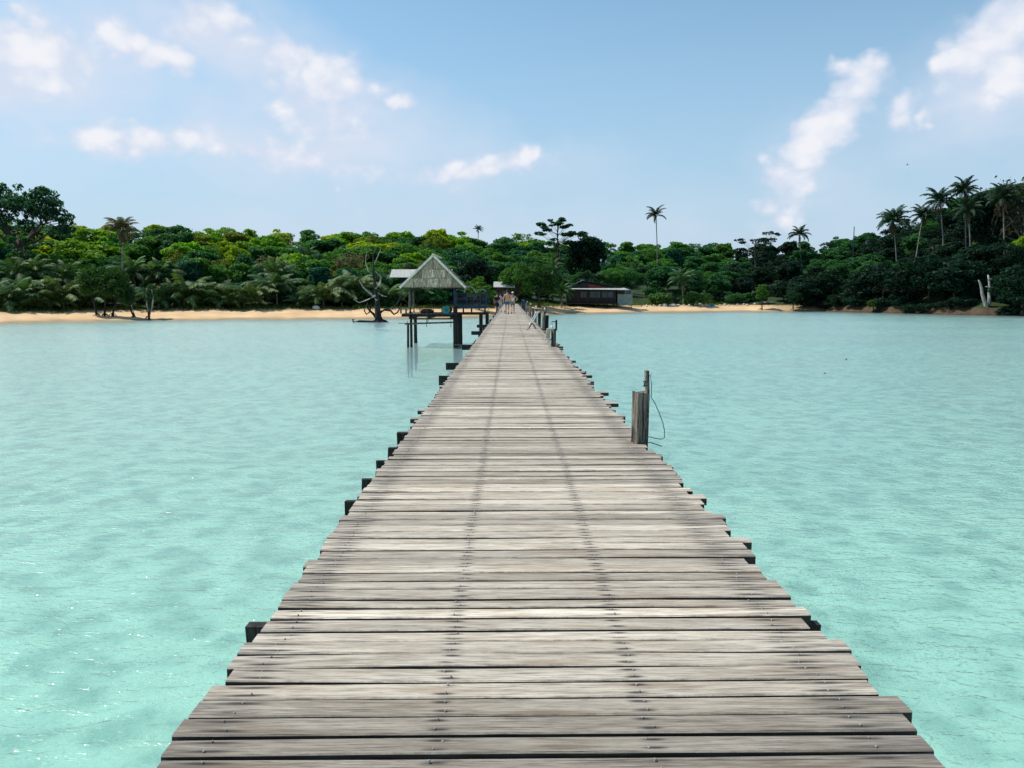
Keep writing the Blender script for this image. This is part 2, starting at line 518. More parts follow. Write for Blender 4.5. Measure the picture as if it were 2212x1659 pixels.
def mat_weave(t):
    tc = t.n('ShaderNodeTexCoord').outputs['Object']
    oi = t.n('ShaderNodeObjectInfo').outputs['Random']
    s = t.n('ShaderNodeSeparateXYZ', {0: tc})
    uvv = t.n('ShaderNodeCombineXYZ', {0: s.outputs[0], 1: s.outputs[2], 2: 0.0}).outputs[0]
    q = t.vmath('ADD', uvv, t.n('ShaderNodeCombineXYZ', {0: t.math('MULTIPLY', oi, 40.0), 1: t.math('MULTIPLY', oi, 13.0), 2: 0.0}).outputs[0])
    ck = t.n('ShaderNodeTexChecker', {'Vector': t.scale(q, (9, 3.0, 1)), 'Scale': 1.0}).outputs[1]
    n = t.noise(t.scale(q, (14, 2, 1)), 1.0, 5.0, 0.7)
    m = t.noise(t.scale(q, (2.2, 2.2, 1)), 1.0, 4.0, 0.65, 1.2)
    c = t.mix(t.step(n, 0.3, 0.7), (0.29, 0.19, 0.12), (0.66, 0.475, 0.33))
    c = t.mix(t.math('MULTIPLY', ck, 0.30), c, (0.06, 0.056, 0.046))
    c = t.mix(t.math('MULTIPLY', t.step(m, 0.52, 0.68), 0.7), c, (0.74, 0.64, 0.49))
    c = t.n('ShaderNodeHueSaturation', {'Color': c, 'Value': t.math('MULTIPLY_ADD', oi, 0.7, 0.62)}).outputs[0]
    return pbsdf(t, c, 0.85, bump(t, n, 0.5, 0.01))

def thatch_fn(a, b):
    def fn(t):
        n = t.noise(t.scale(pos(t), (6, 6, 1.2)), 1.2, 5.0, 0.7)
        return pbsdf(t, t.mix(t.step(n, 0.3, 0.7), a, b), 0.9, bump(t, n, 0.6, 0.05))
    return fn

def skin_fn(t):
    n = t.noise(pos(t), 9.0, 4.0, 0.6)
    return pbsdf(t, t.mix(t.step(n, 0.3, 0.7), (0.50, 0.25, 0.15), (0.60, 0.33, 0.21)), 0.55)

M = {}
# nail rows from the photograph (near planks)
NAILX[:] = [G(694 * .73172, 2101 * .73172, 2.6).x, G(1304 * .73172, 2093 * .73172, 2.6).x, G(1897 * .73172, 2090 * .73172, 2.6).x, G(2480 * .73172, 2083 * .73172, 2.6).x]
M['deck'] = mat('weathered_deck_wood', wood_deck)
M['dark_timber'] = mat('dark_wet_timber', dark_timber)
M['plank_side'] = plain('plank_side_shade', (0.050, 0.042, 0.034), 0.9, 0.4, 6, 0.0, (1, 8, 8))  # shade of the gaps and board sides painted as a dark colour
M['grey_timber'] = mat('grey_cracked_timber', grey_timber)
M['nail'] = plain('nail_steel', (0.34, 0.32, 0.30), 0.5, 0.3, 30, 0.3)
M['water'] = mat('sea_water', water_mat)
M['terrain'] = mat('sand_soil_seabed', terrain_mat)
M['leaf'] = mat('leaves', foliage_fn())
M['frond'] = mat('palm_leaf', foliage_fn(0.35, 0.18))
M['bark'] = mat('brown_bark', bark_fn((0.035, 0.028, 0.022), (0.12, 0.10, 0.08)))
M['bark_dark'] = mat('black_mangrove_bark', bark_fn((0.010, 0.009, 0.008), (0.045, 0.038, 0.032)))
M['bark_pale'] = mat('bleached_bark', bark_fn((0.20, 0.18, 0.16), (0.46, 0.43, 0.39)))
M['bark_palm'] = mat('palm_bark', bark_fn((0.13, 0.115, 0.10), (0.28, 0.25, 0.22)))
M['weave'] = mat('woven_bamboo_mat', mat_weave)
M['verge'] = plain('pale_verge_board', (0.84, 0.72, 0.56), 0.7, 0.2, 4)
M['thatch'] = mat('brown_thatch', thatch_fn((0.05, 0.042, 0.035), (0.15, 0.13, 0.105)))
M['roof_grey'] = plain('grey_sheet_roof', (0.40, 0.41, 0.38), 0.6, 0.25, 1.3, 0.0, (6, 1, 1))
M['roof_dark'] = plain('dark_sheet_roof', (0.045, 0.045, 0.05), 0.7, 0.3, 1.5)
M['wall_dark'] = plain('dark_wall', (0.030, 0.022, 0.020), 0.8, 0.3, 2)
M['red'] = plain('faded_red_boards', (0.22, 0.035, 0.03), 0.75, 0.3, 2, 0, (1, 1, 8))
M['teal_wall'] = plain('grey_green_wall', (0.22, 0.27, 0.25), 0.75, 0.2, 2)
M['pane'] = plain('dusty_window_pane', (0.05, 0.07, 0.085), 0.2, 0.3, 2)
M['blue_paint'] = plain('dark_blue_paint', (0.012, 0.035, 0.085), 0.5, 0.35, 4)
M['teal'] = plain('teal_plastic', (0.03, 0.21, 0.21), 0.5, 0.2, 6)
M['rust'] = plain('rusty_brown_paint', (0.17, 0.07, 0.045), 0.8, 0.35, 6)
M['box'] = plain('yellowed_box', (0.46, 0.42, 0.28), 0.6, 0.22, 5)
M['white'] = plain('white_plastic', (0.78, 0.78, 0.75), 0.4, 0.08, 6)
M['steel'] = plain('silver_tube', (0.66, 0.67, 0.66), 0.35, 0.12, 8, 0.35)
M['cable'] = plain('teal_cable', (0.035, 0.15, 0.16), 0.5, 0.2, 8)
M['stone'] = plain('pale_stone', (0.55, 0.52, 0.47), 0.85, 0.25, 2)
M['skin'] = mat('skin', skin_fn)
M['hair'] = plain('dark_brown_hair', (0.025, 0.016, 0.012), 0.5, 0.3, 30)
M['hair_red'] = plain('auburn_hair', (0.20, 0.075, 0.035), 0.5, 0.3, 30)
M['shorts_blue'] = plain('blue_shorts', (0.035, 0.14, 0.30), 0.8, 0.25, 8)
M['shorts_grey'] = plain('grey_shorts', (0.20, 0.19, 0.16), 0.8, 0.2, 8)
M['cloth_white'] = plain('white_cloth', (0.75, 0.74, 0.75), 0.8, 0.1, 8)
M['cloth_grey'] = plain('light_grey_cloth', (0.40, 0.41, 0.45), 0.8, 0.15, 8)
M['cloth_black'] = plain('black_cloth', (0.012, 0.012, 0.015), 0.8, 0.3, 8)
M['feather'] = plain('dark_feathers', (0.03, 0.035, 0.04), 0.7, 0.3, 20)
M['blue_tarp'] = plain('bright_blue_tarp', (0.02, 0.22, 0.42), 0.6, 0.2, 3)

# ------------------------------------------------------------------ setting: ground sheet (seabed, beach, hill) and water
SHORE = [(-1500, 712), (-700, 708), (-300, 704), (0, 700), (300, 694), (600, 691), (800, 690), (1000, 687), (1150, 681), (1300, 677.5), (1450, 675.5), (1600, 674),
         (1750, 674), (1900, 677), (2050, 681), (2212, 684), (2600, 688), (3200, 692)]
_sa, _sr = [], []
for px_, py_ in SHORE:
    g_ = G(px_, py_, 0)
    _sa.append(math.atan2(g_.x, g_.y))
    _sr.append(math.hypot(g_.x, g_.y))
SKYL = [(-600, 470), (-200, 472), (0, 478), (180, 484), (300, 486), (400, 480), (500, 490), (600, 494), (700, 494), (800, 497), (900, 492), (960, 497), (1010, 508), (1050, 514),
        (1120, 506), (1180, 507), (1260, 524), (1350, 520), (1500, 524), (1600, 522), (1700, 518), (1800, 513), (1880, 502), (1935, 478), (1990, 455), (2050, 432), (2100, 408), (2130, 398), (2212, 390), (2700, 380)]
SKX = np.array([a for a, b in SKYL], float)
SKY_ = np.array([b for a, b in SKYL], float)

def shore_r(a):
    a = np.asarray(a, float)
    r = np.interp(a, _sa, _sr)
    lo, hi = _sa[0], _sa[-1]
    r = r + np.maximum(0, lo - a) * 900 + np.maximum(0, a - hi) * 900
    return r

def px_of(a):                         # photo column of an azimuth
    return 1106.0 + FPX * np.tan(np.clip(np.asarray(a, float) + R(YAW) * -1 * 0 , -1.2, 1.2) - R(0.138))

def terrain_z(x, y):
    x, y = np.asarray(x, float), np.asarray(y, float)
    a = np.arctan2(x, y)
    r = np.hypot(x, y)
    wob = 2.2 * np.sin(a * 61.0) + 1.4 * np.sin(a * 137 + 1.3) + 0.8 * np.sin(a * 290)
    s = r - shore_r(a) + wob * np.clip((r - 60) / 60, 0, 1) * 0.6
    sl = np.interp(px_of(a), SKX, SKY_)
    sl = np.where(np.abs(a) > 1.1, 520, sl)
    ztop = 4 + (640 - sl) / FPX * (shore_r(a).clip(0, 400) + 190) - 10.5
    bw = np.interp(px_of(a), [1560, 1740, 1850], [18.0, 6.0, 2.6])
    t = np.clip((s - bw) / (190.0 - bw), 0, 1)
    hill = 1.6 + (ztop - 1.6) * (t ** 1.05)
    hill = hill + np.where(s > 30, 1, np.clip((s - bw) / 12, 0, 1)) * (np.sin(x * 0.11 + y * 0.05) + np.sin(x * 0.043 - y * 0.09)) * 0.55
    beach = 1.6 * np.clip(s / bw, 0, 1) ** 0.9
    bed = -2.4 * (1 - np.exp(np.minimum(s, 0) / 26.0)) + np.where(s < -25, 1, 0) * 0.12 * np.sin(x * 0.31 + 1.7 * np.sin(y * 0.21)) * np.clip((-s - 25) / 20, 0, 1)
    z = np.where(s < 0, bed, np.where(s < bw, beach, hill))
    far = np.clip((s - 200) / 900, 0, 1)
    return z - far * 30 * np.where(s > 200, 1, 0) * 0.2

def shore_of(px):                     # azimuth and shoreline radius of a photo column
    r_ = ray(px, 700)
    a = math.atan2(r_.x, r_.y)
    return a, float(shore_r(a))

def ground(px, s):                    # ground point s metres inland from the shoreline, in a photo column
    a, r0 = shore_of(px)
    r0 += s
    x, y = math.sin(a) * r0, math.cos(a) * r0
    return Vector((x, y, float(terrain_z(x, y))))

def on_ground(px, py):                # where the view through a photo position first meets water or land
    r_ = ray(px, py)
    p_ = Vector((0, 0, CAMZ))
    prev = p_.copy()
    for Y in np.arange(20, 420, .4):
        q_ = Vector((0, 0, CAMZ)) + r_ * (Y / r_.y)
        if q_.z <= max(0.0, float(terrain_z(q_.x, q_.y))):
            return q_
    return G(px, py, 0)

na = 361
aa = np.concatenate([np.linspace(-math.pi, -0.8, 40)[:-1], np.linspace(-0.8, 0.8, na), np.linspace(0.8, math.pi, 40)[1:]])
rr_ = np.concatenate([[0.0], np.linspace(2, 90, 34), np.linspace(92, 260, 112), np.linspace(264, 420, 40), [460, 520, 600, 700, 850, 1050, 1300, 1700, 2300, 3200]])
AA, RR = np.meshgrid(aa, rr_)
X_, Y_ = np.sin(AA) * RR, np.cos(AA) * RR
Z_ = terrain_z(X_, Y_)
vv_ = np.stack([X_.ravel(), Y_.ravel(), Z_.ravel()], 1)
nA, nR = len(aa), len(rr_)
ii, jj = np.meshgrid(np.arange(nR - 1), np.arange(nA - 1), indexing='ij')
k0 = (ii * nA + jj).ravel()
qq = np.stack([k0, k0 + 1, k0 + nA + 1, k0 + nA], 1)[:, ::-1]
tag(link('beach_and_hill_terrain', np_mesh('terrain', vv_, qq, M['terrain'], True)), kind='structure')
wv = np.array([(-3000, -3000, 0), (3000, -3000, 0), (3000, 3000, 0), (-3000, 3000, 0)], float)
tag(link('sea_water', np_mesh('sea_water', wv, np.array([[0, 1, 2, 3]]), M['water'])), kind='structure')

# ------------------------------------------------------------------ the pier
rng = random.Random(7)
DZ, TH = 2.6, 0.046
XL, XR = -1.065, 1.30
TILT = 0.0105
pier = thing('wooden_pier', 'long weathered grey plank pier running from the camera to the beach', 'pier', (0, 0, 0))
gap_src = [2226.7, 2170, 2110.5, 2057, 2008.8, 1966.7, 1926, 1889.9, 1857.3, 1822, 1792.7, 1767.8, 1736, 1712.6]
edges = [G(1078 * .73172, y * .73172, DZ).y for y in gap_src]
wmean = (edges[-1] - edges[0]) / (len(edges) - 1)
first = edges[0]
pre = []
while first > 1.35:
    first -= rng.uniform(0.095, 0.11)
    pre.insert(0, first)
edges = pre + edges
while edges[-1] < 137:
    wd = min(0.135, max(0.072, rng.gauss(wmean, wmean * 0.12)))
    edges.append(edges[-1] + wd)
tips_r = [(1973.5, 1535), (1982, 1577.6), (1856.7, 1432.6), (1705.4, 1285), (1624.9, 1191.7), (1619.8, 1165), (1565, 1116), (1523, 1073), (1432, 983), (1347, 912), (1296, 857), (1318, 880), (1268, 829), (1228, 793)]
tipw = [(G(a, b, DZ).y, G(a, b, DZ).x) for a, b in tips_r]
tips_l = [(440, 1507), (378, 1590), (665, 1205), (405, 1550)]
tipl = [(G(a, b, DZ).y, G(a, b, DZ).x) for a, b in tips_l]

def plank_geo(y0, y1, x0, x1, z, th, seedv, tonev):
    """a chamfered, slightly warped board; the tone attribute carries plank tone, seed and position across the board"""
    segs = [x0, x0 + (x1 - x0) * .3, x0 + (x1 - x0) * .7, x1]
    ch = 0.004
    vv, cc = [], []
    jz = [rng.gauss(0, .0022) for _ in segs]
    jy = [rng.gauss(0, .0016) for _ in segs]
    for i, x in enumerate(segs):
        ty = -TILT * 0 + TILT * 0
        sh = (x - 0.115) * TILT + jy[i]
        zz = z + jz[i]
        e = rng.uniform(-.006, .006) if i in (0, 3) else 0
        prof = [(y0 + sh, zz - th, 0), (y0 + sh, zz - ch, 0), (y0 + ch * 1.6 + sh, zz, .04), (y1 - ch * 1.6 + sh, zz, .96), (y1 + sh, zz - ch, 1), (y1 + sh, zz - th, 1)]
        for (yy, zq, v) in prof:
            vv.append((x + e, yy, zq))
            cc.append((tonev, seedv, v, 1))
    ff = []
    for i in range(3):
        for k in range(6):
            k2 = (k + 1) % 6
            ff.append((i * 6 + k, i * 6 + k2, (i + 1) * 6 + k2, (i + 1) * 6 + k))
    ff.append((0, 1, 2, 3, 4, 5)[::-1])
    ff.append(tuple(18 + k for k in range(6)))
    ff = [f[::-1] for f in ff]
    return vv, ff, cc

def attr_mesh(name, vv, ff, cc, m):
    me = bpy.data.meshes.new(name)
    me.from_pydata(vv, [], ff)
    at = me.color_attributes.new('tone', 'FLOAT_COLOR', 'POINT')
    at.data.foreach_set('color', np.array(cc, dtype=np.float32).ravel())
    me.materials.append(m)
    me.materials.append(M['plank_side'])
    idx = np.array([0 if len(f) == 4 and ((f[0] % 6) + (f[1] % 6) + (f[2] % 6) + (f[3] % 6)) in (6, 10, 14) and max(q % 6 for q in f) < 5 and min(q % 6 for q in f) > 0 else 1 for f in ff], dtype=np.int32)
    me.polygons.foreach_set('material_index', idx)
    me.update()
    return me

nails = MB()
far_v, far_f, far_c = [], [], []
for i in range(len(edges) - 1):
    gap = rng.choice([0.004, 0.007, 0.010, 0.013, 0.016]) if rng.random() < .88 else 0.021
    y0, y1 = edges[i] + gap / 2, edges[i + 1] - gap / 2
    ym = (y0 + y1) / 2
    x0 = XL + rng.gauss(0, .012)
    x1 = XR + rng.gauss(0, .022)
    if ym > 5 and rng.random() < 0.10:
        x1 += rng.uniform(.04, .16)
    if ym > 5 and rng.random() < 0.03:
        x0 -= rng.uniform(.03, .08)
    for (ty, tx) in tipw:
        if y0 - gap / 2 <= ty < y1 + gap / 2:
            x1 = tx
    for (ty, tx) in tipl:
        if y0 - gap / 2 <= ty < y1 + gap / 2:
            x0 = tx
    z = DZ + rng.gauss(0, .0025)
    tonev = min(0.95, max(0.08, rng.gauss(0.54, .19)))
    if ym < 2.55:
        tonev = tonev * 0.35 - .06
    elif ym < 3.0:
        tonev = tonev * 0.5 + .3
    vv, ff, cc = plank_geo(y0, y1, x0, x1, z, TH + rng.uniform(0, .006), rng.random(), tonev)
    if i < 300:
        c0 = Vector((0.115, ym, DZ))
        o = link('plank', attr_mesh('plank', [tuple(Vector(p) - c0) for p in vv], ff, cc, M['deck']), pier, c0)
    else:
        k = len(far_v)
        far_v += vv
        far_f += [tuple(q + k for q in f) for f in ff]
        far_c += cc
    if ym < 22:
        for nx in NAILX:
            for v in (.24, .76):
                if rng.random() < .06:
                    continue
                yy = y0 + (y1 - y0) * v + (nx - .115) * TILT + rng.gauss(0, .003)
                xx = nx + rng.gauss(0, .011)
                rr = rng.uniform(.0038, .0054)
                nails.tube([(xx, yy, z - .004), (xx, yy, z + .003), (xx + .0005, yy, z + .0055)], [rr, rr, rr * .55], 6)
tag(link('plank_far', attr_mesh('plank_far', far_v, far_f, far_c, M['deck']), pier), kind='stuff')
tag(nails.build('nail', M['nail'], pier), kind='stuff')
YEND = edges[-1]
for nx in NAILX:
    MB().box((nx - .05, 0.9, DZ - .20), (nx + .05, YEND, DZ - .056)).build('stringer', M['dark_timber'], pier)
# cross beams; the ends that show on the left stand where the photograph has them
bl = [(535, 1342), (746, 1078), (782, 1031), (813, 992), (838, 963), (858, 931), (948, 812), (963, 784), (998, 745), (1018, 716), (1030, 702)]
beam_y = []
for a, b in bl:
    p = G(a, b, DZ - .05)
    beam_y.append((p.y, p.x))
yb = 24.0
while yb < YEND:
    beam_y.append((yb, XL - rng.uniform(.04, .24)))
    yb += rng.uniform(1.2, 2.4)
for (yy, xx) in beam_y:
    hw = .024
    MB().box((xx, yy - hw, DZ - .215), (XR + rng.uniform(-.05, .12), yy + hw, DZ - .060), jit=.004, rng=rng).build('cross_beam', M['dark_timber'], pier)
for yy in np.arange(1.5, YEND, 3.1):
    for xx in (XL + .16, XR - .16):
        y_ = yy + rng.uniform(-.2, .2)
        zb = float(terrain_z(xx, y_)) - .4
        MB().tube([(xx, y_, zb), (xx + rng.uniform(-.03, .03), y_, 1.0), (xx + rng.uniform(-.03, .03), y_, DZ - .22)], [.12, .11, .10], 8).build('pile', M['dark_timber'], pier, True)

# ------------------------------------------------------------------ posts on the right edge of the pier
def box_rot(mb, c, sx_, sy_, z0, z1, rz=0.0, lean=(0, 0)):
    co, si = math.cos(rz), math.sin(rz)
    vv = []
    for (z, l) in ((z0, 0), (z1, 1)):
        for (u, v) in ((-1, -1), (1, -1), (1, 1), (-1, 1)):
            x, y = u * sx_ / 2, v * sy_ / 2
            vv.append((c[0] + x * co - y * si + lean[0] * l, c[1] + x * si + y * co + lean[1] * l, z))
    mb.add(vv, [(3, 2, 1, 0), (4, 5, 6, 7), (0, 1, 5, 4), (1, 2, 6, 5), (2, 3, 7, 6), (3, 0, 4, 7)])
    return mb

# near post: square, split grey top, lamp batten and loose cable
d1 = 7.22
p0 = P(1385, 960, d1)
c1 = (p0.x, d1 + .10)
t = thing('mooring_post', 'thick cracked square post with bare lamp batten and loose cable, nearest on pier edge', 'post', (c1[0], c1[1], 0))
zt = P(1385, 849, d1).z
zb1 = float(terrain_z(*c1)) - .4
mb = MB()
ns = 7
for k in range(ns):
    z0_, z1_ = zb1 + (zt - zb1) * k / ns, zb1 + (zt - zb1) * (k + 1) / ns
    box_rot(mb, (0, 0), .128, .14, z0_, z1_, R(14)) if k == 0 else None
mb = MB()
prof = []
co, si = math.cos(R(13)), math.sin(R(13))
for z in [zb1, 0, 1.0, 2.0, 2.45, 2.6, 2.7, 2.8, 2.9, 3.0, zt]:
    ring = []
    for (u, v) in ((-1, -.9), (-.9, -1), (-.2, -1), (-.12, -.9), (.15, -.98), (.9, -1), (1, -.9), (1, .9), (.9, 1), (-.9, 1), (-1, .9)):
        x, y = u * .060 * (1 + rng.uniform(-.03, .03)), v * .075 * (1 + rng.uniform(-.03, .03))
        ring.append((x * co - y * si + (z - 2.6) * .012, x * si + y * co, z + (rng.uniform(-.012, .012) if z == zt else 0)))
    prof.append(ring)
nn = len(prof[0])
mb.add([q for ring in prof for q in ring], [(i * nn + k, i * nn + (k + 1) % nn, (i + 1) * nn + (k + 1) % nn, (i + 1) * nn + k) for i in range(len(prof) - 1) for k in range(nn)] + [tuple((len(prof) - 1) * nn + k for k in range(nn))])
mb.build('post_shaft', M['grey_timber'], t)
bp = P(1402, 835, d1)
zb_, zt_ = P(1402, 865, d1).z, P(1402, 803, d1).z
bt = box_rot(MB(), (bp.x - c1[0], -.03), .030, .05, zb_, zt_, R(10), (-.012, 0)).build('lamp_batten', M['grey_timber'], t)
hx = bp.x - c1[0]
hk = P(1394, 830, d1)
so = MB().tube([(hx - .035, -.06, hk.z - .02), (hx - .035, -.06, hk.z + .022)], [.019, .021], 10).build('lamp_socket', plain('dark_socket', (.05, .05, .06)), t, True)
MB().tube([(hx - .035, -.06, hk.z + .022), (hx - .03, -.06, hk.z + .05), (hx - .012, -.05, hk.z + .075)], .0035, 5).build('wire_hook', M['cable'], t)
MB().tube([(hx + .01, -.05, zt_ - .05), (hx + .034, -.05, zt_ - .026)], .004, 5).build('nail_peg', M['cable'], t)
cab = [(1405, 812), (1408, 832), (1407, 858), (1414, 868), (1424, 890), (1432, 912), (1436, 930), (1436, 945), (1428, 948), (1415, 946), (1404, 943), (1392, 946), (1386, 956)]
MB().tube([(P(a, b, d1).x - c1[0], -.09, P(a, b, d1).z) for a, b in cab], .0042, 5).build('loose_cable', M['cable'], t, True)
MB().tube([(P(a, b, d1).x - c1[0], -.095, P(a, b, d1).z) for a, b in [(1392, 955), (1404, 955), (1418, 959), (1430, 963)]], .005, 5).build('cable_end', M['cable'], t, True)

def log_post(mbx, x, y, z0, z1, r, lean=0.0):
    pts, rad = [], []
    for k in range(6):
        f = k / 5
        pts.append((x + lean * f + rng.uniform(-.012, .012), y + rng.uniform(-.01, .01), z0 + (z1 - z0) * f))
        rad.append(r * (1.08 - .16 * f + rng.uniform(-.05, .05)))
    return mbx.tube(pts, rad, 9)

def bulb(parent, x, y, z, s=1.0):
    b = MB()
    prof = [(0.0, .016), (.03, .020), (.055, .034), (.085, .042), (.115, .034), (.135, .012)]
    b.tube([(x, y, z - h * s) for h, r in prof], [r * s for h, r in prof], 10)
    o = b.build('light_bulb', M['white'], parent, True)
    MB().tube([(x, y, z + .05 * s), (x, y, z - .005)], .017 * s, 8).build('bulb_socket', M['cloth_black'], parent, True)
    return o

def z8(zx, zy):
    return (1520 + zx / 9.761) * .73172, (880 + zy / 9.761) * .73172

# second post with its switch box and hanging bulb
d2 = 21.4
px2, py2 = z8(1090, 1440)
b2 = P(px2, py2, d2)
t = thing('lamp_post', 'log post with yellowed switch box and white hanging bulb at pier edge', 'lamp post', (b2.x, d2, 0))
top2 = P(*z8(1110, 900), d2)
log_post(MB(), 0, 0, -2.6, top2.z, .074, top2.x - b2.x).build('post_shaft', M['grey_timber'], t, True)
bx0, bx1 = P(*z8(885, 1170), d2), P(*z8(1030, 885), d2)
sw = MB()
vx0, vx1 = bx0.x - b2.x, bx1.x - b2.x
sw.add([(vx0 - .012, -.16, bx0.z), (vx1 - .03, -.16, bx0.z), (vx1 - .03, .0, bx0.z), (vx0 - .012, .0, bx0.z), (vx0 + .03, -.16, bx1.z), (vx1, -.16, bx1.z), (vx1, .0, bx1.z), (vx0 + .03, .0, bx1.z)],
       [(3, 2, 1, 0), (4, 5, 6, 7), (0, 1, 5, 4), (1, 2, 6, 5), (2, 3, 7, 6), (3, 0, 4, 7)])
sw.build('switch_box', M['box'], t)
for zx in (935, 995):
    a, b = P(*z8(zx, 1185), d2), P(*z8(zx + 10, 1290), d2)
    MB().tube([(a.x - b2.x, -.09, a.z), (a.x - b2.x, -.09, (a.z + b.z) / 2), (b.x - b2.x, -.09, b.z)], .025, 8).build('conduit', M['white'], t, True)
a, b = P(*z8(1190, 950), d2), P(*z8(1196, 645), d2)
MB().bar((a.x - b2.x, 0, a.z), (b.x - b2.x, 0, b.z), .05, .05).build('bracket_upright', M['dark_timber'], t)
a2, c2 = P(*z8(1060, 690), d2), P(*z8(1190, 695), d2)
MB().bar((a2.x - b2.x, 0, a2.z), (c2.x - b2.x, 0, c2.z), .025, .02).build('bracket_arm', M['dark_timber'], t)
e = P(*z8(1070, 780), d2)
bulb(t, e.x - b2.x, 0, e.z, .8)
MB().tube([(e.x - b2.x, 0, e.z + .04), (a2.x + .01 - b2.x, 0, a2.z)], .006, 5).build('wire', M['cloth_black'], t)
f = P(*z8(1140, 1365), d2)
MB().bar((-.05, 0, f.z), (f.x - b2.x + .03, 0, f.z), .07, .09).build('cross_peg', M['dark_timber'], t)

# far posts in pairs along the right edge, each with a small bulb
for (zx, zb0, zt0, lean, dd, lab, bz) in [
        (400, 640, 405, .20, 37.0, 'short leaning post with bulb just behind the silver handrail', (500, 450)),
        (320, 560, 330, .02, 44.0, 'upright pale post with bulb, second beyond the silver handrail', (340, 300)),
        (160, 420, 240, .02, 55.0, 'slim pale post with bulb, farthest clear one on right pier edge', (190, 220)),
        (70, 330, 170, .0, 66.0, 'small dark post with bulb beside the walkers, right pier edge', (70, 165))]:
    bb = P(*z8(zx, zb0), dd)
    tt = P(*z8(zx, zt0), dd)
    t = thing('edge_post', lab, 'post', (max(bb.x, XR + .11), dd, 0), 0, 'posts along the right pier edge')
    log_post(MB(), 0, 0, -2.6, tt.z, .085, lean).build('post_shaft', M['grey_timber'], t, True)
    log_post(MB(), .24, .1, -2.6, tt.z - .18, .10, lean * .6).build('post_shaft', M['dark_timber'], t, True)
    e = P(*z8(*bz), dd)
    MB().bar((.10 + lean, .03, tt.z - .1), (.12 + lean, .03, tt.z + .32), .03, .03).build('bracket_upright', M['dark_timber'], t)
    bulb(t, .05 + lean, 0, tt.z + .22, 1.0)

# silver tubular handrail leaning over the edge, with a wooden V brace
d3 = 31.8
t = thing('boat_ladder_handrail', 'slanted silver tube handrail with splayed brace on pier edge', 'handrail', (P(*z8(480, 800), d3).x, d3, DZ))
o3 = t.location
for k, (xo, yo) in enumerate(((0, 0), (58, .12))):
    pts = [z8(345 + xo, 905), z8(470 + xo, 690), z8(585 + xo, 470), z8(610 + xo, 425), z8(650 + xo, 415), z8(690 + xo * .3, 440)]
    MB().tube([tuple(P(a, b, d3) + Vector((0, yo, 0)) - o3) for a, b in pts], .019, 8).build('rail_tube', M['steel'], t, True)
q = lambda zx, zy, yo: P(*z8(zx, zy), d3) + Vector((0, yo, 0)) - o3
MB().bar(q(490, 735, .06), q(400, 900, .06), .022, .045).build('brace', M['grey_timber'], t)
MB().bar(q(500, 735, .06), q(610, 905, .06), .022, .045).build('brace', M['grey_timber'], t)
MB().box(tuple(q(325, 912, 0) + Vector((0, -.05, -.012))), tuple(q(395, 900, 0) + Vector((0, .2, .012)))).build('foot_plate', M['steel'], t)

# ------------------------------------------------------------------ pavilion over the water on the left, with its landing
def z3(zx, zy):
    return (1150 + zx / 4.424) * .73172, (720 + zy / 4.424) * .73172

D0, D1 = 60.2, 65.6          # front and rear rows of piles
def Q(zx, zy, Y=D0):
    return P(*z3(zx, zy), Y)

org = Vector((Q(575, 900).x, D0, 0))
pav = thing('thatched_pavilion', 'open stilt pavilion with steep gable of grey woven mats left of pier', 'pavilion', org)
L = lambda v: Vector(v) - org
apex, le, re_ = Q(575, 168), Q(150, 572), Q(985, 588)
eav = (le.z + re_.z) / 2
ap, l_, r_ = L(apex), L((le.x, D0, eav)), L((re_.x, D0, eav))
# roof slopes front to back
yF, yB = -.35, D1 - D0 + .45
for (e_, nm) in ((l_, 'left'), (r_, 'right')):
    dx = 1 if e_.x > ap.x else -1
    nrm = Vector((dx * (ap.z - e_.z), 0, abs(e_.x - ap.x))).normalized()
    for k in range(6):            # overlapping courses of leaf thatch
        f0, f1 = k / 6, (k + 1) / 6 + .03
        a0 = ap.lerp(e_, f0)
        a1 = ap.lerp(e_, min(f1, 1.0))
        off = nrm * (.05 - .0 * k)
        lift = nrm * .035
        mb = MB()
        top0, top1 = a0 + off, a1 + off + lift
        vv = []
        for yy in (yF, yB):
            vv += [top0 + Vector((0, yy, 0)), top1 + Vector((0, yy, 0)), top1 + Vector((0, yy, 0)) - nrm * .05, top0 + Vector((0, yy, 0)) - nrm * .05]
        mb.add(vv, [(0, 1, 2, 3), (7, 6, 5, 4), (0, 4, 5, 1), (1, 5, 6, 2), (2, 6, 7, 3), (3, 7, 4, 0)])
        mb.build('thatch_course', M['thatch'], pav)
    MB().bar(ap + Vector((0, yF - .03, .06)), e_ + Vector((dx * .06, yF - .03, 0)), .05, .17).build('verge_board', M['verge'], pav)
MB().bar(Vector((ap.x, yF - .08, ap.z + .15)), Vector((ap.x, yB + .05, ap.z + .15)), .22, .07).build('ridge_cap', M['verge'], pav)
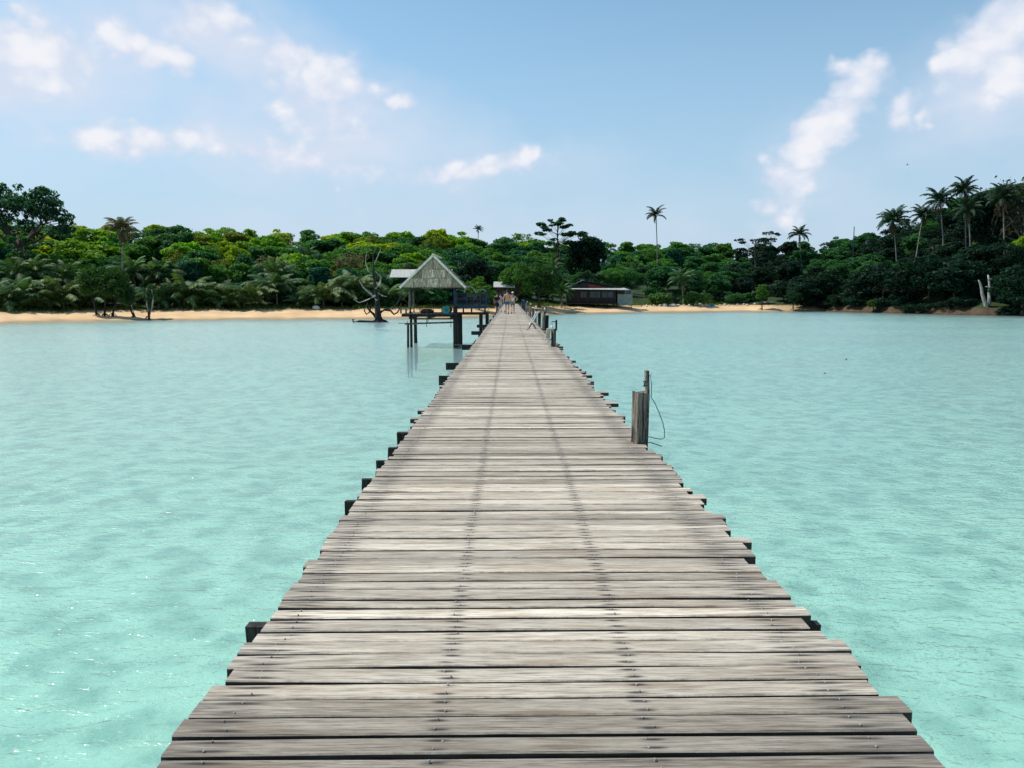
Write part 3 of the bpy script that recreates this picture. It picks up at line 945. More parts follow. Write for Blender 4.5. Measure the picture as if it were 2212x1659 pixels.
# gable of woven mats: rows of separate panels clipped to the slope
rows = [(0.0, .30), (.30, .58), (.58, 1.0)]
Hh = ap.z - eav
panel_i = 0
def half(zrel):
    return 1 - zrel
for (f0, f1) in rows:
    z0_, z1_ = eav + Hh * f0, eav + Hh * f1
    wl = lambda f: ap.x + (l_.x - ap.x) * (1 - f)
    wr = lambda f: ap.x + (r_.x - ap.x) * (1 - f)
    xa, xb = wl(f0), wr(f0)
    ncol = max(2, int(round((xb - xa) / .92)))
    for c in range(ncol):
        u0, u1 = xa + (xb - xa) * c / ncol + .022, xa + (xb - xa) * (c + 1) / ncol - .022
        def clip(poly, inside, inter):
            out = []
            for i in range(len(poly)):
                p_, q_ = poly[i], poly[(i + 1) % len(poly)]
                if inside(p_):
                    out.append(p_)
                if inside(p_) != inside(q_):
                    out.append(inter(p_, q_))
            return out
        poly = [(u0, z0_ + .01), (u1, z0_ + .01), (u1, z1_ - .01), (u0, z1_ - .01)]
        for sgn, e_ in ((-1, l_), (1, r_)):
            sl = Hh / (ap.x - e_.x)          # slope line z = ap.z + sl*(x-ap.x) for that side
            fn = lambda p_, sl=sl: ap.z - .06 + sl * (p_[0] - ap.x) - p_[1]
            ins = lambda p_: fn(p_) >= 0
            def itr(p_, q_, fn=fn):
                a_, b_ = fn(p_), fn(q_)
                tt_ = a_ / (a_ - b_)
                return (p_[0] + (q_[0] - p_[0]) * tt_, p_[1] + (q_[1] - p_[1]) * tt_)
            poly = clip(poly, ins, itr) if len(poly) > 2 else poly
        if len(poly) < 3:
            continue
        yy = -.24 + rng.uniform(-.02, .02)
        nP = len(poly)
        cx, cz = sum(p_[0] for p_ in poly) / nP, sum(p_[1] for p_ in poly) / nP
        mb = MB()
        mb.add([(p_[0] - cx, -.015, p_[1] - cz) for p_ in poly] + [(p_[0] - cx, .015, p_[1] - cz) for p_ in poly],
               [tuple(range(nP)), tuple(range(2 * nP - 1, nP - 1, -1))] + [(i, i + nP, (i + 1) % nP + nP, (i + 1) % nP) for i in range(nP)])
        mb.build('woven_mat', M['weave'], pav).location = (cx, yy, cz)
for f0 in (0.0, .30, .58):
    z0_ = eav + Hh * f0
    x0_, x1_ = ap.x + (l_.x - ap.x) * (1 - f0) + .1, ap.x + (r_.x - ap.x) * (1 - f0) - .1
    MB().bar((x0_, -.20 if f0 else -.28, z0_), (x1_, -.20 if f0 else -.28, z0_), .05, .06).build('gable_batten', M['grey_timber'], pav)
# posts and piles
dk = 2.62
def post(zx, zt_, zb_, Y, r, name='pile', m='dark_timber', z0=None):
    a = Q(zx, zb_, Y)
    b_ = Q(zx, zt_, Y)
    a, b_ = a - org, b_ - org
    if z0 is not None:
        a.z = z0
    log_post(MB(), a.x, Y - D0, a.z, b_.z, r).build(name, M[m], pav, True)
post(270, 585, 900, D0, .105, 'post', 'grey_timber')
post(318, 585, 900, D1, .09, 'post', 'grey_timber')
post(860, 600, 900, D0, .06, 'post', 'blue_paint')
post(870, 600, 900, D1, .09, 'post', 'grey_timber')
for zx, zt_, Y, r in ((243, 1050, D0 - .4, .10), (286, 900, D0, .11), (343, 900, D1, .15), (862, 830, D0, .19), (905, 900, D1, .13)):
    post(zx, zt_, 1350, Y, r, 'pile', 'dark_timber', -2.7)
# deck
xl, xr = Q(165, 900).x - org.x, Q(850, 900).x - org.x
for k in range(26):
    ya, yb_ = (D1 - D0 + .6) * k / 26 - .3, (D1 - D0 + .6) * (k + 1) / 26 - .3 - .015
    MB().box((xl + rng.uniform(-.06, .06), ya, dk - .04), (xr + rng.uniform(-.03, .03), yb_, dk)).build('floor_board', M['grey_timber'], pav)
for Y in (0.0, D1 - D0):
    MB().box((xl - .05, Y - .06, dk - .24), (xr + .02, Y + .06, dk - .045)).build('floor_beam', M['dark_timber'], pav)
for x in (xl + .6, (xl + xr) / 2, xr - .3):
    MB().box((x - .05, -.3, dk - .4), (x + .05, D1 - D0 + .3, dk - .242)).build('joist', M['dark_timber'], pav)
# bracing under the deck
za, zb_ = Q(200, 1050), Q(830, 1030)
MB().bar(L(za) + Vector((0, -.18, 0)), L(zb_) + Vector((0, -.18, 0)), .08, .13).build('brace_beam', M['grey_timber'], pav)
MB().bar(L(Q(300, 985, D1)) , L(Q(830, 985, D1)), .08, .12).build('brace_beam', M['grey_timber'], pav)
MB().bar(L(Q(125, 1042)) + Vector((0, -.3, 0)), L(Q(330, 1046)) + Vector((0, -.3, 0)), .05, .04).build('brace_beam', M['grey_timber'], pav)
for zx, z0_, z1_ in ((490, 850, 1090), (238, 1010, 1060), (505, 960, 1030), (805, 1010, 1095)):
    MB().bar(L(Q(zx, z1_)) + Vector((0, -.26, 0)), L(Q(zx, z0_)) + Vector((0, -.26, 0)), .035, .05).build('hanger', M['grey_timber'], pav)
# rails at the sides and rear
zr = Q(330, 842, D1).z
ra, rb = Q(330, 842, D1), Q(830, 838, D1)
MB().bar(L(ra), L(rb), .06, .07).build('top_rail', M['rust'], pav)
for zx in (395, 570, 690):
    MB().bar((Q(zx, 842, D1).x - org.x, D1 - D0, dk), (Q(zx, 842, D1).x - org.x, D1 - D0, zr - .03), .05, .05).build('baluster', M['rust'], pav)
MB().bar(L(Q(480, 856)), L(Q(690, 850)), .05, .05).build('top_rail', M['rust'], pav)
MB().bar(L(Q(680, 940)), L(Q(680, 850)), .05, .05).build('baluster', M['rust'], pav)
# little bench on the left edge
bx = L(Q(130, 850))
MB().box((bx.x, .1, bx.z - .05), (bx.x + .85, .5, bx.z)).build('bench_seat', M['grey_timber'], pav)
for dx in (.02, .42, .75):
    MB().box((bx.x + dx, .15, dk), (bx.x + dx + .09, .45, bx.z - .05)).build('bench_leg', M['grey_timber'], pav)

# things on the pavilion
cd = Q(745, 867) + Vector((0, -.42, 0))
t = thing('round_teal_basket', 'round teal plastic lid hanging at the pavilion deck edge', 'basket lid', (cd.x, cd.y, cd.z))
mb = MB().tube([(0, .05, 0), (0, 0, 0), (0, -.03, 0)], [.28, .30, .26], 20)
mb.build('disc', M['teal'], t)
MB().tube([(0, -.03, 0), (0, -.06, 0)], [.06, .05], 10).build('hub', M['blue_paint'], t)
for k in range(8):
    an = k * math.pi / 4
    MB().bar((.06 * math.cos(an), -.04, .06 * math.sin(an)), (.25 * math.cos(an), -.035, .25 * math.sin(an)), .012, .012).build('rib', M['blue_paint'], t)
hb = Q(490, 905, 62)
t = MB()
t.ball((0, 0, 0), (.55, .4, .22), 14, 8, .06, rng)
o = t.build('net_heap', plain('brown_net', (.08, .055, .035), .95, .4, 12), None, True)
o.location = (hb.x, 62.0, dk + .13)
tag(o, 'low brown heap of netting on the pavilion floor', 'net')
bu = Q(790, 780, D1 - .5)
t = MB()
t.ball((0, 0, 0), (.2, .2, .24), 12, 8)
t.tube([(0, 0, .2), (0, 0, .3)], [.05, .03], 6)
o = t.build('net_float', M['rust'], None, True)
o.location = (bu.x, D1 - .5, dk + .23)
tag(o, 'rusty red float standing by the blue railing', 'float')

# blue landing between pavilion and pier
lo_ = Vector((Q(1060, 900).x, 61.5, 0))
land = thing('blue_landing_stage', 'dark blue railed landing stage between pavilion and pier', 'landing stage', lo_)
K = lambda zx, zy, Y: Q(zx, zy, Y) - lo_
xa, xb = K(838, 820, 61).x, K(1278, 820, 61).x
zf0, zf1 = Q(900, 850, 61).z, Q(900, 808, 61).z
for (ya, yb_) in ((-.5, -.42),):
    MB().box((xa, ya, zf0), (xb, yb_, zf1)).build('blue_fascia', M['blue_paint'], land)
for k in range(14):
    MB().box((xa, -.41 + k * .2, zf1 - .06), (xb, -.41 + k * .2 + .185, zf1 - .02)).build('floor_board', M['grey_timber'], land)
zb0 = Q(900, 920, 61).z
MB().box((xa - .1, -.4, zb0 - .08), (xb + .05, -.28, zb0 + .08)).build('floor_beam', M['dark_timber'], land)
MB().box((xa - .1, 2.2, zb0 - .08), (xb + .05, 2.32, zb0 + .08)).build('floor_beam', M['dark_timber'], land)
for x in (xa + .1, xa + .75, xa + 1.4, xb - .2):
    MB().box((x - .06, -.395, zb0 + .08), (x + .06, -.285, zf0)).build('stub_post', M['dark_timber'], land)
for zx in (905, 1185, 1268):
    x = K(zx, 900, 61).x
    log_post(MB(), x, -.34, -2.7, zb0 - .08, .10).build('pile', M['dark_timber'], land, True)
    log_post(MB(), x, 2.26, -2.7, zb0 - .08, .10).build('pile', M['dark_timber'], land, True)
zr1 = Q(900, 655, 61).z
MB().bar((xa, -.45, zr1), (xb, -.45, zr1), .06, .07).build('top_rail', M['blue_paint'], land)
MB().bar((xa, -.45, (zr1 + zf1) / 2), (xb, -.45, (zr1 + zf1) / 2), .04, .05).build('mid_rail', M['blue_paint'], land)
for zx, zt_ in ((838, 560), (1010, 650), (1100, 655), (1185, 655), (1262, 570)):
    x = K(zx, 700, 61).x
    MB().bar((x, -.45, zf1), (x, -.45, Q(zx, zt_, 61).z), .09, .07).build('rail_post', M['blue_paint'], land)
MB().bar((xa, 2.2, zr1), (xb, 2.2, zr1), .06, .07).build('top_rail', M['blue_paint'], land)
for x in np.linspace(xa, xb, 5):
    MB().bar((x, 2.2, zf1), (x, 2.2, zr1), .07, .07).build('rail_post', M['blue_paint'], land)
# blue boarded back wall with paler slatted bays
for (za_, zb2) in ((845, 1000), (1015, 1095), (1105, 1180), (1190, 1265)):
    x0_, x1_ = K(za_, 700, 61).x, K(zb2, 700, 61).x
    for k in range(4):
        zz = zf1 + .1 + k * .2
        MB().box((x0_ + .02, 2.1, zz), (x1_ - .02, 2.13, zz + .12)).build('back_slat', M['rust'] if (k + int(za_)) % 3 == 1 else M['blue_paint'], land)
# bent pale hoops over the railing
for (zc, hw, zt_) in ((905, 70, 612), (1045, 75, 575), (1195, 65, 605)):
    c_, tp = K(zc, 650, 61.5), Q(zc, zt_, 61.5).z
    wv_ = hw / 4.424 * .73172 / FPX * 61.5
    pts = [(c_.x + wv_ * math.cos(a), .3, zr1 + .05 + (tp - zr1) * math.sin(a)) for a in np.linspace(.05, math.pi - .05, 12)]
    m_ = MB()
    for i in range(11):
        m_.bar(pts[i], pts[i + 1], .5, .035, (0, 1, 0)) if False else m_.bar(pts[i], pts[i + 1], .035, .45, (0, 1, 0))
    m_.build('bent_hoop', M['roof_grey'], land)
MB().bar(K(850, 1325, 58.5) + Vector((0, 0, 0)), K(975, 1330, 58.5), .25, .05).build('step_board', M['grey_timber'], land)
# handrail along the left pier edge beyond the landing
t = thing('pier_handrail', 'low dark blue handrail on the left pier edge beside the walkers', 'handrail', (XL - .05, 64, DZ))
for yy in (0.3, 3.2, 6.1, 9.0):
    MB().box((-.045, yy - .045, -.2), (.045, yy + .045, .95 - .0)).build('rail_post', M['blue_paint'], t)
MB().bar((0, .2, .96), (0, 9.1, .96), .07, .06).build('top_rail', M['grey_timber'], t)
MB().bar((0, .2, .5), (0, 9.1, .5), .05, .05).build('mid_rail', M['blue_paint'], t)
t = thing('pier_handrail', 'low dark handrail on the right pier edge beyond the walkers', 'handrail', (XR + .05, 70, DZ))
for yy in (0.3, 3.2, 6.1, 9.0, 12, 15, 18):
    MB().box((-.045, yy - .045, -.2), (.045, yy + .045, .95)).build('rail_post', M['blue_paint'], t)
MB().bar((0, .2, .96), (0, 18.1, .96), .07, .06).build('top_rail', M['blue_paint'], t)
MB().bar((0, .2, .5), (0, 18.1, .5), .05, .05).build('mid_rail', M['blue_paint'], t)

# ------------------------------------------------------------------ people walking away along the pier
def skin_mesh(verts, edges_, radii, name, m, root=0, sub=2):
    me = bpy.data.meshes.new(name + '_cage')
    me.from_pydata(verts, edges_, [])
    ob = bpy.data.objects.new(name + '_cage', me)
    C.objects.link(ob)
    ob.modifiers.new('skin', 'SKIN').use_smooth_shade = True
    if not me.skin_vertices:
        bpy.context.view_layer.objects.active = ob
    sk = me.skin_vertices[0].data if me.skin_vertices else None
    if sk is None:
        raise RuntimeError('no skin layer')
    for i, r in enumerate(radii):
        sk[i].radius = r if hasattr(r, '__len__') else (r, r)
        sk[i].use_root = (i == root)
    sm_ = ob.modifiers.new('sub', 'SUBSURF')
    sm_.levels = sub
    sm_.render_levels = sub
    dg = bpy.context.evaluated_depsgraph_get()
    new = bpy.data.meshes.new_from_object(ob.evaluated_get(dg))
    new.name = name
    bpy.data.objects.remove(ob, do_unlink=True)
    new.materials.clear()
    new.materials.append(m)
    new.shade_smooth()
    return new

def person(label, x, y, z, h, stride, arms, top, bottom, shoes, hair, hat=None, bare_top=False, pony=False, long_bottom=0.0, facing=0.0, female=False, sleeves=False):
    s = h / 1.76
    J = {}
    sh = .165 if female else .19
    hp = .10
    J['pelvis'] = (0, 0, .96)
    J['belly'] = (0, .01, 1.10)
    J['chest'] = (0, -.01, 1.30)
    J['neck0'] = (0, -.01, 1.46)
    J['neck1'] = (0, .01, 1.535)
    J['head0'] = (0, .03, 1.60)
    J['head1'] = (0, .025, 1.69)
    J['nose'] = (0, .135, 1.62)
    J['chin'] = (0, .095, 1.555)
    Rd = {'pelvis': (.155, .115) if female else (.15, .115), 'belly': (.12, .095) if female else (.14, .105), 'chest': (.145, .105) if female else (.175, .12), 'neck0': (.075, .065), 'neck1': .056, 'head0': (.082, .095), 'head1': (.075, .088), 'nose': .014, 'chin': .03}
    E = [('pelvis', 'belly'), ('belly', 'chest'), ('chest', 'neck0'), ('neck0', 'neck1'), ('neck1', 'head0'), ('head0', 'head1'), ('head0', 'nose'), ('head0', 'chin')]
    for sd, nm in ((-1, 'L'), (1, 'R')):
        J['ear' + nm] = (sd * .092, .02, 1.615)
        Rd['ear' + nm] = (.012, .024)
        E.append(('head0', 'ear' + nm))
        J['sho' + nm] = (sd * sh, -.01, 1.425)
        el_, wr_ = arms[nm]
        J['elb' + nm], J['wri' + nm] = el_, wr_
        J['fore' + nm] = tuple((a * .65 + b * .35) for a, b in zip(el_, wr_))
        Rd.update({'sho' + nm: .062, 'elb' + nm: .042, 'fore' + nm: .044, 'wri' + nm: .028})
        E += [('chest', 'sho' + nm), ('sho' + nm, 'elb' + nm), ('elb' + nm, 'fore' + nm), ('fore' + nm, 'wri' + nm)]
        dv = (Vector(wr_) - Vector(el_)).normalized()
        sidev = Vector((sd, 0, 0))
        fw = Vector((0, 1, 0))
        palm = Vector(wr_) + dv * .075
        J['palm' + nm] = tuple(palm)
        Rd['palm' + nm] = (.034, .020)
        E.append(('wri' + nm, 'palm' + nm))
        for k, (off, ln) in enumerate(((-.030, .062), (-.010, .074), (.010, .070), (.030, .054))):
            a = palm + fw * off + dv * .045
            b_ = a + dv * ln * .55 - sidev * .012
            c_ = b_ + dv * ln * .35 - sidev * .03
            J['f%d%s' % (k, nm)], J['g%d%s' % (k, nm)] = tuple(a), tuple(b_)
            J['h%d%s' % (k, nm)] = tuple(c_)
            Rd.update({'f%d%s' % (k, nm): .009, 'g%d%s' % (k, nm): .0085, 'h%d%s' % (k, nm): .007})
            E += [('palm' + nm, 'f%d%s' % (k, nm)), ('f%d%s' % (k, nm), 'g%d%s' % (k, nm)), ('g%d%s' % (k, nm), 'h%d%s' % (k, nm))]
        th0 = Vector(wr_) + dv * .04 + fw * .034
        th1 = th0 + dv * .045 + fw * .02
        J['t0' + nm], J['t1' + nm] = tuple(th0), tuple(th1)
        Rd.update({'t0' + nm: .011, 't1' + nm: .009})
        E += [('palm' + nm, 't0' + nm), ('t0' + nm, 't1' + nm)]
        kn, an, pitch = stride[nm]
        J['hip' + nm] = (sd * hp, 0, .90)
        J['thi' + nm] = tuple(.5 * (a + b) for a, b in zip((sd * hp, 0, .90), kn))
        J['kne' + nm], J['ank' + nm] = kn, an
        J['calf' + nm] = tuple(a * .65 + b * .35 + c for a, b, c in zip(kn, an, (0, -.018, 0)))
        fd = Vector((0, math.cos(pitch), math.sin(pitch)))
        heel = Vector(an) - fd * .045 + Vector((0, -.0, -.045))
        toe = Vector(an) + fd * .15 + Vector((0, .0, -.05))
        J['heel' + nm], J['toe' + nm] = tuple(heel), tuple(toe)
        Rd.update({'hip' + nm: .10, 'thi' + nm: .082, 'kne' + nm: .056, 'calf' + nm: .056, 'ank' + nm: .036, 'heel' + nm: .034, 'toe' + nm: (.042, .024)})
        E += [('pelvis', 'hip' + nm), ('hip' + nm, 'thi' + nm), ('thi' + nm, 'kne' + nm), ('kne' + nm, 'calf' + nm), ('calf' + nm, 'ank' + nm), ('ank' + nm, 'heel' + nm), ('ank' + nm, 'toe' + nm)]
    names = list(J)
    idx = {n_: i for i, n_ in enumerate(names)}
    root = thing('person', label, 'person', (x, y, z), facing, 'people walking along the pier')
    root.scale = (s, s, s)
    body = skin_mesh([J[n_] for n_ in names], [(idx[a], idx[b]) for a, b in E], [Rd[n_] for n_ in names], 'body', M['skin'])
    link('body', body, root)

    def garment(nm, keys, pairs, grow, m, over=None):
        jj = dict(J)
        jj.update(over or {})
        ix = {k: i for i, k in enumerate(keys)}
        rad = []
        for k in keys:
            r = Rd.get(k, .09)
            r = r if hasattr(r, '__len__') else (r, r)
            rad.append((r[0] + grow, r[1] + grow))
        me = skin_mesh([jj[k] for k in keys], [(ix[a], ix[b]) for a, b in pairs], rad, nm, m)
        return link(nm, me, root)
    if top:
        ks = ['chest', 'belly', 'pelvis', 'neck0', 'shoL', 'shoR'] + (['elbL', 'elbR'] if sleeves else [])
        garment('top', ks, [('chest', 'belly'), ('belly', 'pelvis'), ('chest', 'neck0'), ('chest', 'shoL'), ('chest', 'shoR')] + ([('shoL', 'elbL'), ('shoR', 'elbR')] if sleeves else []), .022 if sleeves else .014, top,
                {'pelvis': (0, 0, .99), 'shoL': tuple(a * .85 for a in J['shoL'][:1]) + (J['shoL'][1], 1.40), 'shoR': tuple(a * .85 for a in J['shoR'][:1]) + (J['shoR'][1], 1.40), 'neck0': (0, -.01, 1.41)})
    lb = long_bottom
    ov = {}
    for nm in 'LR':
        ov['thi' + nm] = tuple(a + (b - a) * (.62 + lb) for a, b in zip(J['hip' + nm], J['kne' + nm]))
    garment('shorts', ['pelvis', 'hipL', 'thiL', 'hipR', 'thiR', 'belly'], [('pelvis', 'hipL'), ('hipL', 'thiL'), ('pelvis', 'hipR'), ('hipR', 'thiR'), ('pelvis', 'belly')], .020, bottom, dict(ov, belly=(0, .0, 1.03)))
    # hair, cap, shoes
    hb = MB()
    hb.ball((0, 0, 1.665), (.096, .112, .105), 14, 9)
    hb.v = [(a, b - .008 if c > 1.6 else b - .03, max(c, 1.585)) for a, b, c in hb.v]
    if pony:
        hb.tube([(0, -.09, 1.66), (0, -.135, 1.62), (0, -.13, 1.52), (0, -.12, 1.42)], [.03, .04, .035, .012], 8)
    hb.build('hair', hair, root, True)
    for sd in (-1, 1):
        MB().ball((sd * .034, .108, 1.635), .012, 8, 5).build('eye', M['cloth_white'], root, True)
    MB().ball((0, .112, 1.578), (.026, .010, .008), 8, 5).build('mouth', M['rust'], root, True)
    if hat:
        hm = MB()
        hm.ball((0, 0, 1.695), (.104, .12, .085), 14, 8)
        hm.v = [(a, b, max(c, 1.69)) for a, b, c in hm.v]
        hm.add([(-.08, .09, 1.695), (.08, .09, 1.695), (.06, .20, 1.68), (-.06, .20, 1.68), (-.08, .09, 1.708), (.08, .09, 1.708), (.06, .20, 1.692), (-.06, .20, 1.692)], [(3, 2, 1, 0), (4, 5, 6, 7), (0, 1, 5, 4), (1, 2, 6, 5), (2, 3, 7, 6), (3, 0, 4, 7)])
        hm.build('cap', hat, root, True)
    for nm in 'LR':
        a, b_ = Vector(J['heel' + nm]), Vector(J['toe' + nm])
        if shoes:
            MB().tube([tuple(a + Vector((0, -.03, -.005))), tuple(a + Vector((0, 0, .005))), tuple(a.lerp(b_, .6)), tuple(b_ + Vector((0, .02, -.005)))], [.028, .05, .046, .028], 8).build('shoe', shoes, root, True)
        else:
            MB().bar(tuple(a + Vector((0, -.03, -.042))), tuple(b_ + Vector((0, .04, -.022))), .085, .014).build('sandal', M['cloth_black'], root)
    return root

def walk(front='R', up=.0):
    f, b_ = (front, 'L' if front == 'R' else 'R')
    sg = {'L': -1, 'R': 1}
    st = {f: ((sg[f] * .10, .12, .51), (sg[f] * .10, .16, .10), 0.0), b_: ((sg[b_] * .095, .05, .50), (sg[b_] * .09, -.22, .14), -.45)}
    return st

arm_dn = {'L': ((-.27, -.05, 1.13), (-.27, .07, .88)), 'R': ((.27, -.04, 1.13), (.27, .06, .88))}
arm_hip = {'L': ((-.23, -.05, 1.13), (-.24, .05, .88)), 'R': ((.40, -.08, 1.17), (.20, .02, 1.03))}
def on_pier(zx, zy):
    p = G(*z3(zx, zy), DZ)
    return p
pm = on_pier(1538, 922)
pw = on_pier(1592, 918)
pb = on_pier(1405, 898)
pg = on_pier(1448, 872)
person('shirtless man in blue shorts with dark hair walking away on pier', pm.x, pm.y, DZ, 1.84, walk('L'), arm_dn, None, M['shorts_blue'], None, M['hair'])
person('woman in white cap, white vest and grey shorts, hand on hip', pw.x + .10, pw.y, DZ, 1.70, walk('R'), arm_hip, M['cloth_white'], M['shorts_grey'], None, M['hair_red'], M['white'], pony=True, female=True)
person('person in loose black clothes and white shoes walking away on pier', pb.x, pb.y, DZ, 1.66, walk('R'), arm_dn, M['cloth_black'], M['cloth_black'], M['white'], M['hair'], long_bottom=.45, female=True, sleeves=True)
person('person in pale grey clothes half hidden behind the one in black', pg.x, pg.y, DZ, 1.62, walk('L'), arm_dn, M['cloth_grey'], M['cloth_grey'], M['white'], M['hair'], long_bottom=.5, female=True, sleeves=True)

# ------------------------------------------------------------------ vegetation prototypes (meshes only)
nr = np.random.default_rng(11)

def leaves(points, outward, size, name, flat=0.0, droop=0.0):
    n = len(points)
    rnd = nr.normal(size=(n, 3))
    nrm = outward * .9 + rnd * .8 + np.array([0, 0, .35 + flat])
    nrm /= np.linalg.norm(nrm, axis=1)[:, None] + 1e-9
    t1 = np.cross(nrm, nr.normal(size=(n, 3)))
    t1 /= np.linalg.norm(t1, axis=1)[:, None] + 1e-9
    t2 = np.cross(nrm, t1)
    s = size * nr.uniform(.6, 1.35, size=(n, 1))
    v0, v1, v2, v3 = points - t1 * s, points + t2 * s * .55 + nrm * s * .15, points + t1 * s, points - t2 * s * .55 + nrm * s * .15
    vv = np.stack([v0, v1, v2, v3], 1).reshape(-1, 3)
    qd = np.arange(4 * n).reshape(-1, 4)
    return np_mesh(name, vv, qd, M['leaf'])

def lobes_pts(cent, rad, per, zsq=.75, under=.35):
    P_, O_ = [], []
    for c, r in zip(cent, rad):
        k = int(per * (r ** 2))
        d = nr.normal(size=(k, 3))
        d /= np.linalg.norm(d, axis=1)[:, None]
        keep = (d[:, 2] > -.15) | (nr.random(k) < under)
        d = d[keep]
        rr = r * (nr.uniform(.55, 1.0, size=(len(d), 1)) ** .5) * (1 + .12 * nr.normal(size=(len(d), 1)))
        P_.append(np.asarray(c) + d * rr * np.array([1, 1, zsq]))
        O_.append(d)
    return np.concatenate(P_), np.concatenate(O_)

def limbs(cent, trunk_h, r0, seed, m, base_spread=0.0, wig=.3):
    rg = random.Random(seed)
    mb = MB()
    fork = Vector((rg.uniform(-.2, .2), rg.uniform(-.2, .2), trunk_h))
    mb.tube([(0, 0, -.6), (rg.uniform(-.1, .1), rg.uniform(-.1, .1), trunk_h * .5), tuple(fork)], [r0 * 1.35, r0, r0 * .8], 7)
    for c in cent:
        c = Vector(c)
        mid = fork.lerp(c, .5) + Vector((rg.uniform(-wig, wig), rg.uniform(-wig, wig), -.1 + rg.uniform(-wig, wig)))
        mb.tube([tuple(fork), tuple(fork.lerp(mid, .5)), tuple(mid), tuple(c)], [r0 * .55, r0 * .45, r0 * .3, r0 * .1], 5, False)
    return mb.mesh('trunk', m, True)

PROTO = {}

def broad(key, H, n, crown_z, crx, crz, lobe_r, per, size, trunk_h, r0, m='bark', seed=1, zsq=.75, flat=0.0, top_bias=0.0):
    rg = np.random.default_rng(seed)
    cent, rad = [], []
    for k in range(n):
        for _ in range(30):
            d = rg.normal(size=3)
            d /= np.linalg.norm(d)
            rr = rg.uniform(.35, 1.0) ** .6
            c = np.array([d[0] * crx * rr, d[1] * crx * rr, crown_z + d[2] * crz * rr])
            if d[2] > -.8 + top_bias:
                break
        cent.append(c)
        rad.append(lobe_r * rg.uniform(.7, 1.25))
    P_, O_ = lobes_pts(cent, rad, per, zsq)
    PROTO[key] = (limbs(cent[:max(6, n // 2)], trunk_h, r0, seed, M[m]), leaves(P_, O_, size, 'crown', flat), H)

broad('round', 10, 34, 5.6, 3.3, 3.6, 1.25, 140, .34, 3.2, .20, seed=3)
broad('round_b', 10, 30, 5.6, 3.0, 3.6, 1.35, 130, .36, 3.0, .22, seed=14)
broad('round_c', 10, 38, 5.4, 3.9, 3.4, 1.2, 140, .32, 2.8, .2, seed=25)
broad('tall', 10, 28, 5.5, 2.3, 3.8, 1.1, 170, .30, 2.6, .16, seed=36)
broad('fine', 10, 44, 5.5, 3.5, 3.7, 1.0, 160, .22, 2.6, .18, seed=47)
broad('airy', 10, 26, 5.9, 3.2, 3.5, 1.0, 95, .24, 3.0, .18, 'bark_pale', seed=58)
broad('bush', 4, 18, 1.9, 2.2, 1.4, .95, 170, .30, .7, .10, seed=69)
broad('bush_b', 4, 16, 1.7, 2.5, 1.2, .85, 170, .24, .6, .10, seed=70)
broad('mangrove', 8, 26, 4.9, 2.0, 2.6, .85, 190, .21, 1.8, .12, 'bark_dark', seed=81)

def layered(key, H, tiers, seed, gap_open=.5, size=.30, lobe=.75, r0=.2, m='bark'):
    """flat-tiered crown: limbs reach out to plates of leaves with sky between"""
    rg = np.random.default_rng(seed)
    cent, rad = [], []
    for (z, rmax, k) in tiers:
        for i in range(k):
            a = rg.uniform(0, 2 * math.pi)
            q_ = rmax * math.sqrt(rg.uniform(.08, 1))
            cent.append(np.array([math.cos(a) * q_, math.sin(a) * q_, z + rg.normal() * .22 - .10 * q_]))
            rad.append(lobe * rg.uniform(.6, 1.25))
    P_, O_ = lobes_pts(cent, rad, 170, .38, .5)
    mb = MB()
    zt_ = max(z for z, a, b in tiers)
    mb.tube([(0, 0, -.6), (.1, 0, zt_ * .4), (-.05, .1, zt_ * .75), (0, 0, zt_)], [r0 * 1.4, r0, r0 * .7, r0 * .2], 7)
    rgp = random.Random(seed)
    for c in cent:
        z0_ = max(zt_ * .3, c[2] - .45 * math.hypot(c[0], c[1]) - .8)
        f_ = Vector((0, 0, min(z0_, zt_ * .95)))
        cc_ = Vector(c)
        mid = f_.lerp(cc_, .5) + Vector((0, 0, -.15))
        mb.tube([tuple(f_), tuple(mid), tuple(cc_)], [r0 * .34, r0 * .22, r0 * .08], 4, False)
    PROTO[key] = (mb.mesh('trunk', M[m], True), leaves(P_, O_, size, 'crown', .6), H)

layered('tiered', 16, [(8.5, 3.2, 7), (10.5, 4.4, 11), (12.6, 4.6, 13), (14.5, 4.2, 14), (15.6, 2.4, 7)], 5)
layered('umbrella_small', 10, [(7.6, 2.0, 4), (9.4, 3.0, 12)], 6, size=.22, lobe=.6, r0=.12)

